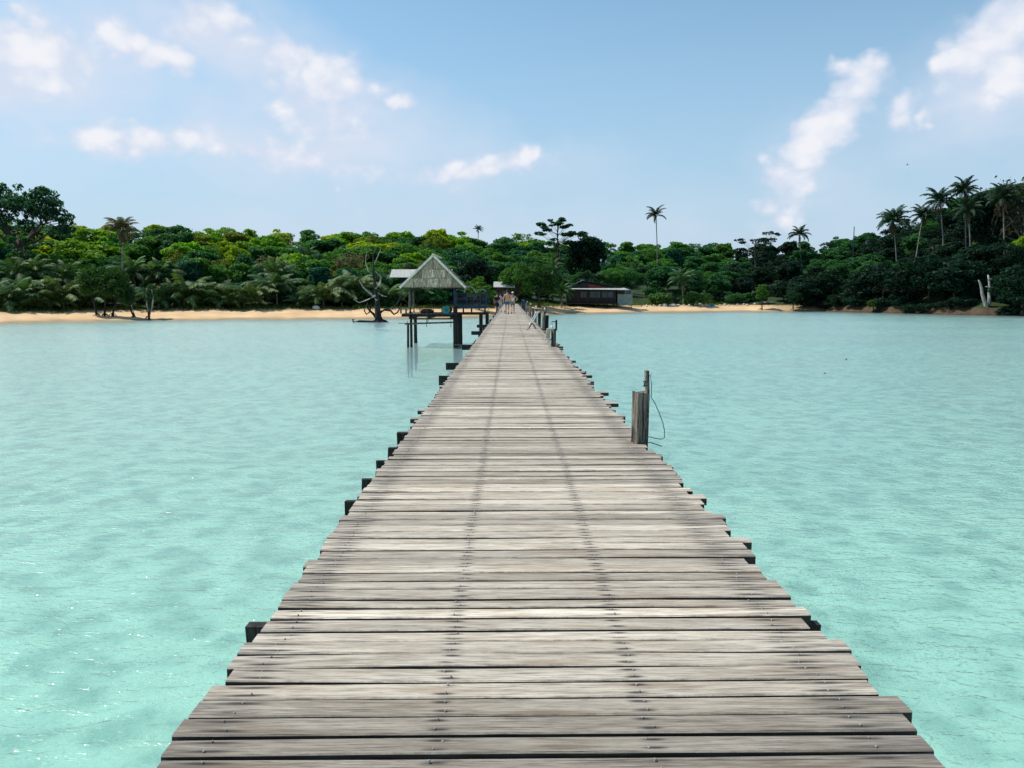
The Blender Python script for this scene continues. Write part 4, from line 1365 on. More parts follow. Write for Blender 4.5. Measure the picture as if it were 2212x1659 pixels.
def dome(key, H, seed):
    """old spreading rain tree: dome shell of leaf clumps carried on long limbs, open underneath"""
    rg = np.random.default_rng(seed)
    cent, rad = [], []
    for k in range(125):
        a = rg.uniform(0, 2 * math.pi)
        q_ = math.sqrt(rg.uniform(0, 1))
        th = q_ * 1.42
        rr = rg.uniform(.72, 1.0)
        cent.append(np.array([math.cos(a) * math.sin(th) * 11.5 * rr, math.sin(a) * math.sin(th) * 9.0 * rr, 8.5 + math.cos(th) * 10.0 * rr + rg.normal() * .3]))
        rad.append(rg.uniform(.75, 1.45))
    P_, O_ = lobes_pts(cent, rad, 70, .6, .5)
    mb = MB()
    rgp = random.Random(seed)
    fork = Vector((0, 0, 7.0))
    mb.tube([(0, 0, -1), (.15, 0, 3), tuple(fork)], [1.0, .75, .6], 9)
    prim = []
    for k in range(11):
        a = 2 * math.pi * k / 11 + rgp.uniform(-.2, .2)
        e_ = rgp.uniform(.45, 1.25)
        ln = rgp.uniform(6.5, 9)
        end = fork + Vector((math.cos(a) * math.cos(e_) * ln, math.sin(a) * math.cos(e_) * ln * .8, math.sin(e_) * ln))
        mid = fork.lerp(end, .5) + Vector((0, 0, -.4))
        mb.tube([tuple(fork), tuple(mid), tuple(end)], [.36, .24, .12], 6, False)
        prim += [fork.lerp(end, .55), end, mid]
    for c in cent:
        c = Vector(c)
        f_ = min(prim, key=lambda p_: (p_ - c).length)
        mid = f_.lerp(c, .5) + Vector((rgp.uniform(-.3, .3), rgp.uniform(-.3, .3), -.2))
        mb.tube([tuple(f_), tuple(mid), tuple(c)], [.11, .07, .03], 4, False)
    PROTO[key] = (mb.mesh('trunk', M['bark'], True), leaves(P_, O_, .34, 'crown', .2), H)
dome('dome', 19, 9)

def twig_tree(key, H, seed, depth=5, spread=.55, leafy=0, m='bark', r0=.22, size=.2, grav=0.0, ln0=.30):
    rg = random.Random(seed)
    mb = MB()
    tips = []
    def grow(p, d, ln, r, k):
        pts, rad = [p], [r]
        q_ = p
        for i in range(3):
            d = (d + Vector((rg.gauss(0, .18), rg.gauss(0, .18), rg.gauss(0, .10) + .05 - grav))).normalized()
            q_ = q_ + d * ln / 3
            pts.append(q_)
            rad.append(r * (1 - .13 * (i + 1)))
        mb.tube([tuple(v) for v in pts], rad, 6 if k > 2 else 4, False)
        if k == 0:
            tips.append(q_)
            return
        for _ in range(2 if k > 3 else rg.choice((2, 3, 3))):
            ax = Vector((rg.gauss(0, 1), rg.gauss(0, 1), rg.gauss(0, .5)))
            nd = (d + ax * spread * .6).normalized()
            grow(q_ if rg.random() < .7 else pts[2], nd, ln * rg.uniform(.62, .85), r * .58, k - 1)
    grow(Vector((0, 0, -.5)), Vector((0, 0, 1)), H * ln0, r0, depth)
    cr = None
    if leafy:
        tp = np.array([tuple(v) for v in tips])
        tp = np.repeat(tp, leafy, 0) + nr.normal(size=(len(tp) * leafy, 3)) * .32
        cr = leaves(tp, nr.normal(size=tp.shape) * .5, size, 'crown')
    PROTO[key] = (mb.mesh('trunk', M[m], True), cr, H)
twig_tree('bare_pale', 8, 3, 5, .6, 0, 'bark_pale', .16)
twig_tree('sparse', 9, 4, 6, .6, 3, 'bark', .20, .16)
twig_tree('sparse_b', 9, 8, 6, .55, 4, 'bark', .20, .16)

def feathery(key, H, seed):
    """bamboo-like clump: arching culms with fine drooping leaves"""
    rg = np.random.default_rng(seed)
    mb = MB()
    Ps, Os = [], []
    for k in range(46):
        a = rg.uniform(0, 2 * math.pi)
        ln = H * rg.uniform(.6, 1.05)
        out = rg.uniform(.6, 3.4)
        b0 = np.array([math.cos(a), math.sin(a), 0]) * rg.uniform(0, .8)
        pts = []
        for f in np.linspace(0, 1, 7):
            pts.append(b0 + np.array([math.cos(a) * out * f ** 2, math.sin(a) * out * f ** 2, ln * (f - .22 * f ** 3)]))
        mb.tube([tuple(p_) for p_ in pts], [.05, .05, .045, .04, .03, .02, .01], 4, False)
        for f in range(2, 7):
            q_ = np.repeat(pts[f][None], 34, 0) + rg.normal(size=(34, 3)) * np.array([.42, .42, .5])
            Ps.append(q_)
            Os.append(rg.normal(size=(34, 3)) * .6)
    PROTO[key] = (mb.mesh('culms', M['bark'], True), leaves(np.concatenate(Ps), np.concatenate(Os), .24, 'crown'), H)
feathery('bamboo', 8, 21)

def frond_mesh(seed, length=4.2, e0=1.0, curl=1.7, leaflet=.85, n=20):
    rg = random.Random(seed)
    vv, ff = [], []
    pts = []
    p, e = Vector((0, 0, 0)), e0
    seg = 9
    for i in range(seg + 1):
        pts.append(p.copy())
        p = p + Vector((math.cos(e), 0, math.sin(e))) * length / seg
        e -= curl / seg * (.6 + .8 * i / seg)
    mb = MB()
    mb.tube([tuple(q_) for q_ in pts], [.055 - .05 * i / seg for i in range(seg + 1)], 4, False)
    for i in range(n):
        f = .14 + .86 * i / (n - 1)
        x = f * seg
        k = min(int(x), seg - 1)
        b0 = pts[k].lerp(pts[k + 1], x - k)
        tdir = (pts[k + 1] - pts[k]).normalized()
        ll = leaflet * (math.sin(math.pi * min(1, .18 + .8 * f)) * .75 + .3) * rg.uniform(.8, 1.15)
        for sd in (-1, 1):
            dd = (tdir * .55 + Vector((0, sd, 0)) * .85 + Vector((0, 0, -.35 - rg.uniform(0, .3)))).normalized()
            wv_ = tdir * .11
            m_ = b0 + dd * ll * .55
            e_ = b0 + dd * ll + Vector((0, 0, -.18 * ll))
            kk = len(vv)
            vv += [b0 - wv_ * .5, b0 + wv_ * .5, m_ + wv_, m_ - wv_, e_]
            ff += [(kk, kk + 1, kk + 2, kk + 3), (kk + 3, kk + 2, kk + 4)]
    mb.add(vv, ff)
    return mb.mesh('frond', M['frond'])
FR = {'coco': [frond_mesh(s, 4.2, 1.0 - .05 * s, 1.6 + .12 * s) for s in range(4)],
      'young': [frond_mesh(20 + s, 4.4, 1.25 - .04 * s, 1.55 + .12 * s, .95, 20) for s in range(4)],
      'droop': [frond_mesh(40 + s, 3.6, .7, 2.3 + .15 * s, .7, 16) for s in range(3)]}

def palm(label, x, y, z, height, n=18, size=1.0, kind='coco', lean=(0, 0), col=(.05, .10, .03), group=None, name='coconut_palm', seed=0, dead=0, r=.16):
    rg = random.Random(seed * 7 + 3)
    t = thing(name, label, 'palm tree', (x, y, z), 0, group)
    if height > .8:
        pts = [(lean[0] * (f ** 1.6), lean[1] * (f ** 1.6), -.5 + (height + .5) * f) for f in np.linspace(0, 1, 7)]
        MB().tube(pts, [r * 1.35, r * 1.05, r, r * .95, r * .9, r * .85, r * .95], 7).build('trunk', M['bark_palm'], t, True)
    top = Vector((lean[0], lean[1], height))
    for k in range(n):
        me = rg.choice(FR[kind])
        o = link('frond', me, t)
        o.location = top
        tilt = (k / n) * (1.6 if kind != 'young' else .8) - (.7 if kind != 'young' else .25)      # early fronds stand, late ones hang
        o.rotation_euler = (rg.uniform(-.2, .2), tilt + rg.uniform(-.12, .12), k * 2.399 + rg.uniform(-.25, .25))
        sc = size * rg.uniform(.82, 1.1)
        o.scale = (sc, sc, sc)
        b = rg.uniform(.75, 1.3)
        o.color = (col[0] * b, col[1] * b, col[2] * b, 1)
    for k in range(dead):
        o = link('frond', rg.choice(FR['droop']), t)
        o.location = top - Vector((0, 0, .25))
        o.rotation_euler = (rg.uniform(-.2, .2), 1.25 + rg.uniform(-.1, .2), rg.uniform(0, 6.28))
        o.scale = (size * .8,) * 3
        o.color = (.13, .085, .05, 1)
    if height > 4 and size > .7:
        nuts = MB()
        for k in range(7):
            a = k * .9
            nuts.ball((lean[0] + .3 * math.cos(a), lean[1] + .3 * math.sin(a), height - .3), .15, 6, 4)
        nuts.build('coconut_cluster', M['bark'], t, True)
    return t

def tree(name, label, kind, x, y, z, h, col, cat='tree', group=None, wide=1.0, rz=None, vary=.15):
    tr, cr, H = PROTO[kind]
    t = thing(name, label, cat, (x, y, z), rng.uniform(0, 6.28) if rz is None else rz, group)
    s = h / H
    kx = rng.uniform(.86, 1.16)
    t.scale = (s * wide * kx, s * wide / kx, s)
    link('trunk', tr, t)
    if cr:
        o = link('crown', cr, t)
        b = rng.uniform(1 - vary, 1 + vary)
        o.color = (col[0] * b * rng.uniform(.92, 1.08), col[1] * b, col[2] * b * rng.uniform(.9, 1.1), 1)
    return t

def top_h(px, py_top, d, z):           # tree height so that its top reaches a photo row
    return P(px, py_top, d).z - z

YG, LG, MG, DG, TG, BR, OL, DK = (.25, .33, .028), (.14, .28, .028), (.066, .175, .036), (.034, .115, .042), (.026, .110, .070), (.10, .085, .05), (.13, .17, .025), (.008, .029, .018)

def zone(px):
    return 'left' if px < 1010 else ('middle' if px < 1560 else 'right')
LANDMARKS = [(-60, 'at the left picture edge'), (52, 'under the huge spreading tree'), (160, 'right of the huge spreading tree'), (222, 'above the three-stemmed mangrove'), (268, 'beside the thin browned palm'), (320, 'above the bleached-limbed mangrove'), (385, 'right of the bleached-limbed mangrove'),
             (447, 'by the bare greyish brown tree'), (519, 'by the single lime tree'), (575, 'right of the lime tree'), (630, 'above the thatched hut'), (690, 'over the olive bamboo'), (745, 'over the yellow-olive bamboo'), (805, 'above the dead mangrove'), (870, 'left of the pavilion roof'), (935, 'above the pavilion roof'),
             (990, 'right of the pavilion roof'), (1033, 'below the small distant palm'), (1095, 'above the walkers'), (1150, 'right of the walkers'), (1204, 'around the flat-tiered tree'), (1265, 'by the compact round-crowned tree'), (1330, 'above the red-gabled house'), (1375, 'right of the red-gabled house'), (1417, 'by the lone sky palm'),
             (1473, 'above the clump palm'), (1535, 'above the blue tarpaulin'), (1590, 'right of the blue tarpaulin'), (1646, 'above the small bright mangrove'), (1690, 'between the two small right mangroves'), (1727, 'by the small skyline palm fan'), (1780, 'left of the blue mast'), (1835, 'by the blue mast'), (1885, 'left of the broad bushy palm'),
             (1929, 'by the broad bushy palm'), (1980, 'by the leaning palm'), (2032, 'by the tall straight palm'), (2085, 'by the highest palm'), (2131, 'above the bleached forked trunk'), (2185, 'near the right picture edge'), (2260, 'at the right picture edge')]
def near(px):
    return min(LANDMARKS, key=lambda q_: abs(q_[0] - px))[1]

COVER = np.full(2700, 1000.0)          # highest foliage row so far in each photo column (front to back)
def covered(px, top, half):
    a, b = int(max(0, px - half + 200)), int(min(2699, px + half + 200))
    return b <= a or float(np.percentile(COVER[a:b + 1], 60)) < top + 9
def cover(px, top, half, py_fill=.22):
    a, b = int(max(0, px - half * .6 + 200)), int(min(2699, px + half * .6 + 200))
    COVER[a:b + 1] = np.minimum(COVER[a:b + 1], top)
def px_row(gp, h):                     # photo row of a tree top
    v = CAMR.inverted() @ (Vector((gp.x, gp.y, gp.z + h)) - Vector((0, 0, CAMZ)))
    return 829.5 + FPX * v.y / v.z * 1.0 if False else 829.5 - FPX * v.y / -v.z

# ---- undergrowth bushes behind the beach
px = -90
while px < 2320:
    z_ = zone(px)
    gp = ground(px, rng.uniform(22, 30) if z_ != 'right' else rng.uniform(20, 27))
    col = rng.choice({'left': [DG, MG, TG, DG], 'middle': [DG, DK, DG], 'right': [DK, DK, DK, DG]}[z_])
    cn = {MG: 'mid green', DG: 'dark green', TG: 'blue-green', DK: 'blackish green'}[col]
    where = {'left': 'under the palms behind the left beach', 'middle': 'behind the shore near the pier end', 'right': 'at the back of the narrow right beach'}[z_]
    if not (1180 < px < 1400):
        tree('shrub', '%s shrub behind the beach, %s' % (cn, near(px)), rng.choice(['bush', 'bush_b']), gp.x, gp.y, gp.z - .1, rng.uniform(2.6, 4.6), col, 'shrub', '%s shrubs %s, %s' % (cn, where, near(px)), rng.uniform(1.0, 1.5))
    px += rng.uniform(26, 46)

# ---- second row: dark trees above the shrubs
px = -100
while px < 2330:
    z_ = zone(px)
    gp = ground(px, rng.uniform(28, 36))
    col = rng.choice({'left': [DG, DG, MG, TG], 'middle': [DG, DK, DG, MG], 'right': [DK, DK, DK, DG]}[z_])
    cn = {MG: 'mid green', DG: 'dark green', TG: 'blue-green', DK: 'blackish green'}[col]
    where = {'left': 'standing directly behind the beach palms', 'middle': 'standing over the huts at the pier end', 'right': 'crowding behind the right beach'}[z_]
    h = rng.uniform(5.5, 8.0) if z_ == 'left' else rng.uniform(6.5, 10)
    if 1215 < px < 1385:
        gp = ground(px, 36)
    wd_ = rng.uniform(1.0, 1.4)
    cover(px, px_row(gp, h * .88), h / 10 * 4.4 * wd_ / gp.y * FPX)
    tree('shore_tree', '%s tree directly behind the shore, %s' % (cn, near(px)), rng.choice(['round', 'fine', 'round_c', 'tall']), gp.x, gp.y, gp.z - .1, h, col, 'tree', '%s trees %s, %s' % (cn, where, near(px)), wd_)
    px += rng.uniform(44, 66)

# ---- hillside rows
row = 0
zone_txt = lambda px: 'left' if px < 1000 else ('middle' if px < 1560 else 'right')
count = {}
tiers = [(44, 54, .72, 'low'), (58, 50, .8, 'low'), (76, 46, .9, 'mid'), (96, 42, .95, 'mid'), (118, 40, .95, 'mid'), (142, 38, 1.0, 'high'), (166, 36, 1.0, 'high'), (188, 30, 1.0, 'high')]
for (s_, step, hf, tier) in tiers:
    px = -130 + rng.uniform(0, step)
    while px < 2340:
        z_ = zone(px)
        gp = ground(px, s_ + rng.uniform(-9, 9))
        d = gp.y
        sk = float(np.interp(px, SKX, SKY_)) + rng.uniform(-6, 9)
        hmax = top_h(px, sk, d, gp.z)
        h = rng.uniform(8.0, 12.5) * hf
        if tier == 'high':
            h = min(max(hmax, 7.0), 15.0) * rng.uniform(.9, 1.02)
        h = min(h, hmax)
        pc = px
        px += step * rng.uniform(.7, 1.3) * (0.9 if z_ == 'right' else 1.0)
        if h < 4.0:
            continue
        wd_ = rng.uniform(1.15, 1.6)
        half_ = h / 10 * 4.4 * wd_ / d * FPX
        top_ = px_row(gp, h)
        if covered(pc, top_, half_):
            continue
        cover(pc, top_ + .05 * h / d * FPX, half_ * 1.1)
        kind = rng.choice(['round', 'round_b', 'round_c', 'fine', 'tall', 'round', 'airy'])
        if z_ == 'left':
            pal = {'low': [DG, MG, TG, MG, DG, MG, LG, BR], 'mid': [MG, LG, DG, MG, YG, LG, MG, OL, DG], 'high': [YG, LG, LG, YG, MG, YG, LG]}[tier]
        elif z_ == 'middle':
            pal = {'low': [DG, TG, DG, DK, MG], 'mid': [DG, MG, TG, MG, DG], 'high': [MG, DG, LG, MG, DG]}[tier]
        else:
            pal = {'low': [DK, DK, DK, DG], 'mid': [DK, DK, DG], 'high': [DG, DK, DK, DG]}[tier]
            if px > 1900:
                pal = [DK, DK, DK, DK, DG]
        col = rng.choice(pal)
        if kind == 'airy' and col in (YG, LG):
            col = OL
        cn = {YG: 'yellow-green', LG: 'bright green', MG: 'mid green', DG: 'dark green', TG: 'blue-green', BR: 'brownish', OL: 'olive green', DK: 'blackish green'}[col]
        where = {'low': 'low', 'mid': 'halfway', 'high': 'on the skyline'}[tier] + {'left': ' on the left hillside', 'middle': ' beyond the pier', 'right': ' on the right hillside'}[z_]
        if tier == 'high':
            where = 'on the skyline'
        lab = '%s tree %s, %s' % (cn, where, near(pc))
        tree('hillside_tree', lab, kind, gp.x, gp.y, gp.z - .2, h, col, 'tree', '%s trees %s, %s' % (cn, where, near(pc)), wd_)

# ---- right shore: tall dark mangroves standing at the water's edge
px = 1640
k = 0
while px < 2330:
    gp = ground(px, rng.uniform(1.5, 8) if px > 1740 else rng.uniform(8, 16))
    h = float(np.interp(px, [1640, 1750, 1900, 2050, 2300], [5, 8, 10, 11, 12])) * rng.uniform(.85, 1.15)
    if 2085 < px < 2180:
        gp = ground(px, rng.uniform(15, 20))
    tree('shore_mangrove', 'dark mangrove at the right water edge, %s' % near(px), rng.choice(['mangrove', 'round_c', 'fine']), gp.x, gp.y, gp.z - .1, h, DK, 'tree', 'dark mangroves along the right shore, %s' % near(px), rng.uniform(1.1, 1.5))
    px += rng.uniform(38, 60)

# low scrub right at the water on the right-hand shore
px = 1740
while px < 2320:
    gp = ground(px, rng.uniform(1.0, 4.5))
    if not 2085 < px < 2175:
        tree('shore_scrub', 'low dark scrub at the water edge, %s' % near(px), rng.choice(['bush', 'bush_b']), gp.x, gp.y, gp.z - .3, rng.uniform(2.2, 3.8), DK, 'shrub', 'dark scrub along the right water edge, %s' % near(px), rng.uniform(1.1, 1.6))
    gp = ground(px + 12, rng.uniform(7, 13))
    tree('shore_scrub', 'dark scrub behind the water edge, %s' % near(px + 12), rng.choice(['bush', 'bush_b']), gp.x, gp.y, gp.z - .3, rng.uniform(2.6, 4.4), DK, 'shrub', 'dark scrub behind the right water edge, %s' % near(px + 12), rng.uniform(1.2, 1.7))
    px += rng.uniform(24, 40)

# ---- beach palms on the left
k = 0
for (px, s_, hh, sz, nf) in [(-20, 22, .6, .95, 16), (28, 21, .8, 1.0, 17), (66, 24, 1.6, 1.05, 18), (100, 21, .4, .85, 15), (140, 21, 1.0, 1.1, 18), (150, 27, 4.6, 1.05, 18), (196, 21, .6, .95, 16), (345, 22, .9, 1.0, 16), (352, 29, 4.2, 1.15, 18), (300, 30, 5.0, 1.1, 18),
                             (400, 22, .9, 1.15, 18), (440, 23, .5, 1.1, 17), (495, 21, .7, .9, 16), (545, 21, .8, 1.2, 18), (600, 24, 2.4, 1.1, 17), (606, 30, 4.6, 1.2, 18), (655, 21, .4, .75, 14), (700, 22, 1.2, 1.15, 17), (740, 24, 1.0, 1.1, 17), (40, 30, 4.2, 1.1, 18), (85, 30, 5.0, 1.1, 18), (250, 23, .8, 1.0, 16), (770, 25, 2.6, 1.1, 17), (835, 25, 1.2, .9, 15), (900, 26, 1.4, 1.0, 16)]:
    gp = ground(px, s_ if hh > 3 else s_ - 2.2)
    tall = hh > 3
    palm(('taller palm behind the beach palms, ' if tall else 'short young palm behind the beach, ') + near(px), gp.x, gp.y, gp.z - .1, hh, nf + 3, sz * (1.12 if tall else 1.42), 'coco' if tall else 'young',
         (rng.uniform(-.6, .6), rng.uniform(-.3, .3)) if tall else (0, 0), rng.choice([(.075, .135, .045), (.06, .12, .045), (.09, .14, .05)]), ('taller palms behind the left beach, ' if tall else 'young palms along the left beach, ') + near(px), 'coconut_palm', k, 2 if tall else 0)
    k += 1

# ---- palms and trees the photograph singles out
def special_palm(label, px, py, d_s, base_px=None, n=18, size=1.0, kind='coco', col=(.045, .09, .03), dead=3, seed=0, name='coconut_palm', r=.17):
    gp = ground(base_px if base_px is not None else px, d_s)
    c = P(px, py, gp.y)
    return palm(label, gp.x, gp.y, gp.z - .2, c.z - gp.z + .2, n + 5, size * 1.08, kind, (c.x - gp.x, 0), col, None, name, seed, dead, r)

special_palm('tall thin palm with ragged browned crown above the left beach', 266, 497, 24, 268, 15, .85, 'coco', (.10, .095, .045), 9, 101, r=.15)
special_palm('very tall lone palm standing against the sky, right of the pier', 1417, 466, 62, 1419, 11, .92, 'coco', (.03, .05, .03), 1, 102, r=.17)
special_palm('small distant palm poking above the skyline near the pavilion', 1033, 497, 150, 1034, 12, .55, 'coco', (.03, .055, .03), 1, 103, r=.14)
special_palm('broad bushy palm, leftmost on the right-hand skyline ridge', 1929, 480, 44, 1933, 22, 1.22, 'coco', (.022, .055, .03), 5, 104)
special_palm('leaning palm with curved trunk on the right ridge', 1994, 468, 40, 1967, 18, .98, 'coco', (.02, .045, .025), 4, 105)
special_palm('tall straight palm standing clear on the right ridge skyline', 2030, 436, 38, 2033, 19, 1.12, 'coco', (.022, .05, .03), 4, 106)
special_palm('highest palm, against the big tree on the right ridge', 2083, 415, 40, 2078, 18, 1.0, 'coco', (.02, .045, .025), 3, 107)
special_palm('palm with pale trunk below the highest palm on the right ridge', 2092, 458, 34, 2089, 18, 1.0, 'coco', (.025, .055, .03), 3, 108)
special_palm('palm with hanging skirt of dead fronds near right picture edge', 2166, 430, 34, 2160, 16, 1.1, 'coco', (.02, .045, .025), 8, 109)
special_palm('small palm fan on the right skyline beside the pale far hill', 1727, 508, 90, 1727, 14, 1.05, 'coco', (.025, .06, .035), 1, 110)
special_palm('palm with drooping fronds over the trees at the pier end', 1192, 588, 26, 1194, 16, .95, 'coco', (.05, .10, .04), 2, 111)
special_palm('low palm leaning over the left end of the red-gabled house', 1215, 632, 14, 1212, 14, .8, 'coco', (.04, .10, .035), 1, 112)
special_palm('palm rosette lifted above the olive bamboo on the left slope', 664, 562, 60, 664, 14, 1.0, 'coco', (.04, .09, .04), 1, 113)
special_palm('clump palm on the shore right of the red-gabled house', 1473, 612, 16, 1475, 18, 1.0, 'young', (.06, .12, .055), 1, 114)

def special(name, label, kind, px, py_top, s_, col, wide=1.0, cat='tree', rz=None, zoff=-.2, vary=.05):
    gp = ground(px, s_)
    return tree(name, label, kind, gp.x, gp.y, gp.z + zoff, top_h(px, py_top, gp.y, gp.z), col, cat, None, wide, rz, vary)

special('rain_tree', 'huge spreading dome-crowned tree towering over the left hillside', 'dome', 52, 388, 52, (.030, .085, .050), 1.0, rz=.4)
special('tall_tree', 'slim dark tree under the huge spreading tree at the left edge', 'tiered', 60, 500, 36, DG, .8)
special('almond_tree', 'open flat-tiered tree on the skyline right of the pier', 'tiered', 1204, 470, 70, (.022, .065, .030), 1.15)
special('round_tree', 'compact dark round-crowned tree on the skyline beside the flat-tiered tree', 'round_b', 1265, 492, 66, (.014, .045, .022), .95)
special('umbrella_tree', 'tiny flat-topped tree on the far skyline at right', 'umbrella_small', 1659, 498, 150, (.03, .06, .045), 1.0)
special('flat_tree', 'dark flat-crowned tree beside the tiny umbrella tree on skyline', 'umbrella_small', 1626, 510, 80, DK, 1.3)
special('ridge_tree', 'big airy dark tree crowning the right ridge', 'sparse_b', 2123, 386, 44, (.016, .042, .026), 1.25)
special('ridge_tree', 'dense dark tree right beside the highest palm on the right ridge', 'round', 2118, 400, 46, (.013, .038, .024), .85)
special('ridge_tree', 'tall brown-leaved tree cut by the right picture edge', 'airy', 2200, 384, 42, (.045, .045, .03), .9)
special('lime_tree', 'bright lime green tree glowing at the right picture edge', 'round', 2205, 500, 26, (.13, .24, .02), .8)
special('shore_bush_tree', 'bright green bushy tree on the shore at the right picture edge', 'fine', 2188, 585, 7, (.07, .15, .022), 1.2)
special('lime_tree', 'single lime yellow tree among dark ones on the left slope', 'round', 519, 527, 62, (.24, .33, .03), .75)
special('brown_tree', 'bare greyish brown tree low on the left slope', 'sparse', 447, 550, 46, (.09, .07, .065), 1.3)
special('bamboo_clump', 'feathery olive bamboo clump behind the left beach', 'bamboo', 690, 590, 40, (.15, .16, .02), 1.3)
special('bamboo_clump', 'yellow-olive feathery bamboo clump beside the bare grey trees', 'bamboo', 745, 574, 44, (.20, .18, .025), 1.2)
special('bamboo_clump', 'low green feathery bamboo clump under the olive ones', 'bamboo', 640, 620, 36, (.07, .13, .02), 1.2)
special('bare_tree', 'grey twiggy tree with few leaves behind the dead mangrove', 'sparse_b', 790, 533, 34, (.10, .09, .06), 1.25)
special('bare_tree', 'wide bare-branched grey tree over the grey-roofed house', 'sparse', 880, 552, 34, (.10, .085, .065), 1.3)
special('bare_tree', 'bleached leafless tree standing out from the dark right wood', 'bare_pale', 2045, 590, 50, DK, .9)
special('bare_tree', 'pale leafless tree in the dark wood right of the house', 'bare_pale', 1540, 590, 34, DK, .8)
special('pier_end_tree', 'large green leafy tree beside the pier end, over the walkers', 'fine', 1115, 560, 14, (.05, .125, .022), 1.05)
special('pier_end_tree', 'green mangrove left of the pier end hut', 'mangrove', 1035, 592, 12, (.06, .14, .022), 1.3)
special('pier_end_tree', 'dark leafy tree between the pier and the red-gabled house', 'fine', 1165, 560, 14, (.028, .08, .022), 1.1)
special('house_tree', 'very dark round tree rising behind the red-gabled house', 'round_c', 1272, 582, 30, (.010, .034, .018), 1.15)
special('shore_thicket', 'leafy green thicket on the shore right of the red-gabled house', 'bush', 1425, 630, 18, (.05, .12, .03), 1.3, 'shrub')
special('shore_thicket', 'grassy green thicket beside the clump palm on the right shore', 'bush_b', 1500, 622, 17, (.045, .11, .03), 1.4, 'shrub')

# ---- mangroves standing on the beach or in the shallows
def mangrove(label, px, py_base, py_top, col, stems, crown='mangrove', wide=1.0, dy=0, rootw=.8):
    g_ = on_ground(px, py_base)
    z0_ = float(terrain_z(g_.x, g_.y))
    h = top_h(px, py_top, g_.y, z0_)
    tr, cr, H = PROTO[crown]
    t = thing('mangrove_tree', label, 'mangrove tree', (g_.x, g_.y, z0_))
    rg = random.Random(int(px))
    mb = MB()
    for (dx, lean) in stems:
        mb.tube([(dx, 0, -.4), (dx + lean * .15, .1, h * .10), (dx + lean * .6, .2, h * .25), (dx + lean, .2, h * .5)], [.30, .16, .13, .07], 7)
        for q_ in range(5):
            a = rg.uniform(0, 6.28)
            mb.tube([(dx, 0, .5), (dx + math.cos(a) * .4, math.sin(a) * .4, .3), (dx + math.cos(a) * rootw, math.sin(a) * rootw, -.3)], [.09, .07, .04], 5)
    mb.build('trunk', M['bark_dark'], t, True)
    for k, (dx, lean) in enumerate(stems):
        o = link('crown', cr, t)
        s = h / H * rg.uniform(.85, 1.0)
        o.scale = (s * wide, s * wide, s)
        o.location = (dx + lean, .3 * k, h - s * H)
        o.rotation_euler = (0, 0, rg.uniform(0, 6))
        o.color = (*col, 1)
    return t
mangrove('dark mangrove with three black stems on the left beach', 222, 684, 572, (.035, .085, .022), [(-1.0, -.8), (.3, .2), (1.6, 1.0)], wide=.85)
mg = mangrove('mangrove with bleached broken limbs at the left waterline', 310, 690, 610, (.035, .085, .03), [(-1.6, -.9), (.9, .3)], wide=.75)
for pts, r in (([(.9, 0, .3), (.8, -.2, 2.2), (.75, -.2, 4.2), (.95, -.2, 5.0)], .15), ([(1.0, 0, .6), (1.6, -.2, 1.8), (1.9, -.2, 3.6), (1.7, -.2, 4.8)], .13), ([(-1.4, 0, .4), (-1.9, -.1, 2.4), (-3.0, -.1, 4.2), (-3.6, 0, 5.6)], .10)):
    MB().tube(pts, [r, r * .85, r * .7, r * .4], 6).build('bleached_limb', M['bark_pale'], mg, True)
mangrove('small bright mangrove alone on the right beach', 1646, 670, 612, (.055, .13, .025), [(0, 0)], wide=.95, rootw=1.4)
mangrove('small dark mangrove at the right waterline, beside the bright one', 1713, 672, 618, (.018, .05, .024), [(0, .1)], wide=1.2, rootw=1.6)
mangrove('low yellowish mangrove sprawling at the water on the right', 1893, 677, 645, (.05, .10, .02), [(-.5, -.3), (.6, .2)], wide=1.5, rootw=1.5)

# dead mangrove in the water left of the pavilion
def poly(px_pts, d, rad):
    return [tuple(P(a, b, d)) for a, b in px_pts], rad
gd = G(820, 697, 0)
dd = gd.y
t = thing('dead_mangrove', 'gnarled dead mangrove standing in the water left of the pavilion', 'dead tree', (gd.x, dd, 0))
def dm(pts, rad, name='branch', m='bark_dark'):
    rg = random.Random(len(pts) * 31 + int(pts[0][0]))
    w_ = [tuple(P(a, b, dd) - Vector((gd.x, dd, 0)) + Vector((0, rg.uniform(-.5, .5), 0))) for a, b in pts]
    return MB().tube(w_, rad, 7).build(name, M[m], t, True)
dm([(820, 706), (819, 697), (817, 686), (816, 670), (814, 650), (812, 630), (808, 600), (806, 570), (805, 545), (806, 530)], [.95, .72, .52, .44, .36, .27, .17, .12, .08, .04], 'trunk')
dm([(816, 690), (806, 680), (798, 672), (792, 662), (796, 655)], [.3, .2, .15, .12, .06])
dm([(800, 674), (792, 680), (788, 672), (790, 664)], [.15, .12, .09, .05])
dm([(822, 675), (832, 670), (843, 672), (852, 680), (858, 676), (864, 665), (866, 655)], [.25, .18, .15, .14, .12, .09, .05])
dm([(832, 670), (845, 666), (856, 660), (866, 640), (868, 628)], [.14, .11, .09, .07, .04])
dm([(798, 672), (802, 662), (804, 655)], [.12, .08, .04])
dm([(814, 650), (806, 640), (796, 632), (784, 622), (776, 606)], [.2, .15, .12, .09, .05], 'branch', 'bark_pale')
dm([(812, 625), (820, 612), (822, 598), (812, 588)], [.16, .12, .09, .04], 'branch', 'bark_pale')
dm([(812, 632), (826, 640), (836, 642)], [.14, .09, .04], 'branch', 'bark_pale')
dm([(808, 600), (796, 585), (788, 565), (792, 545)], [.12, .09, .06, .03], 'branch', 'bark_pale')
dm([(806, 575), (815, 560), (822, 540)], [.1, .07, .03], 'branch', 'bark_pale')
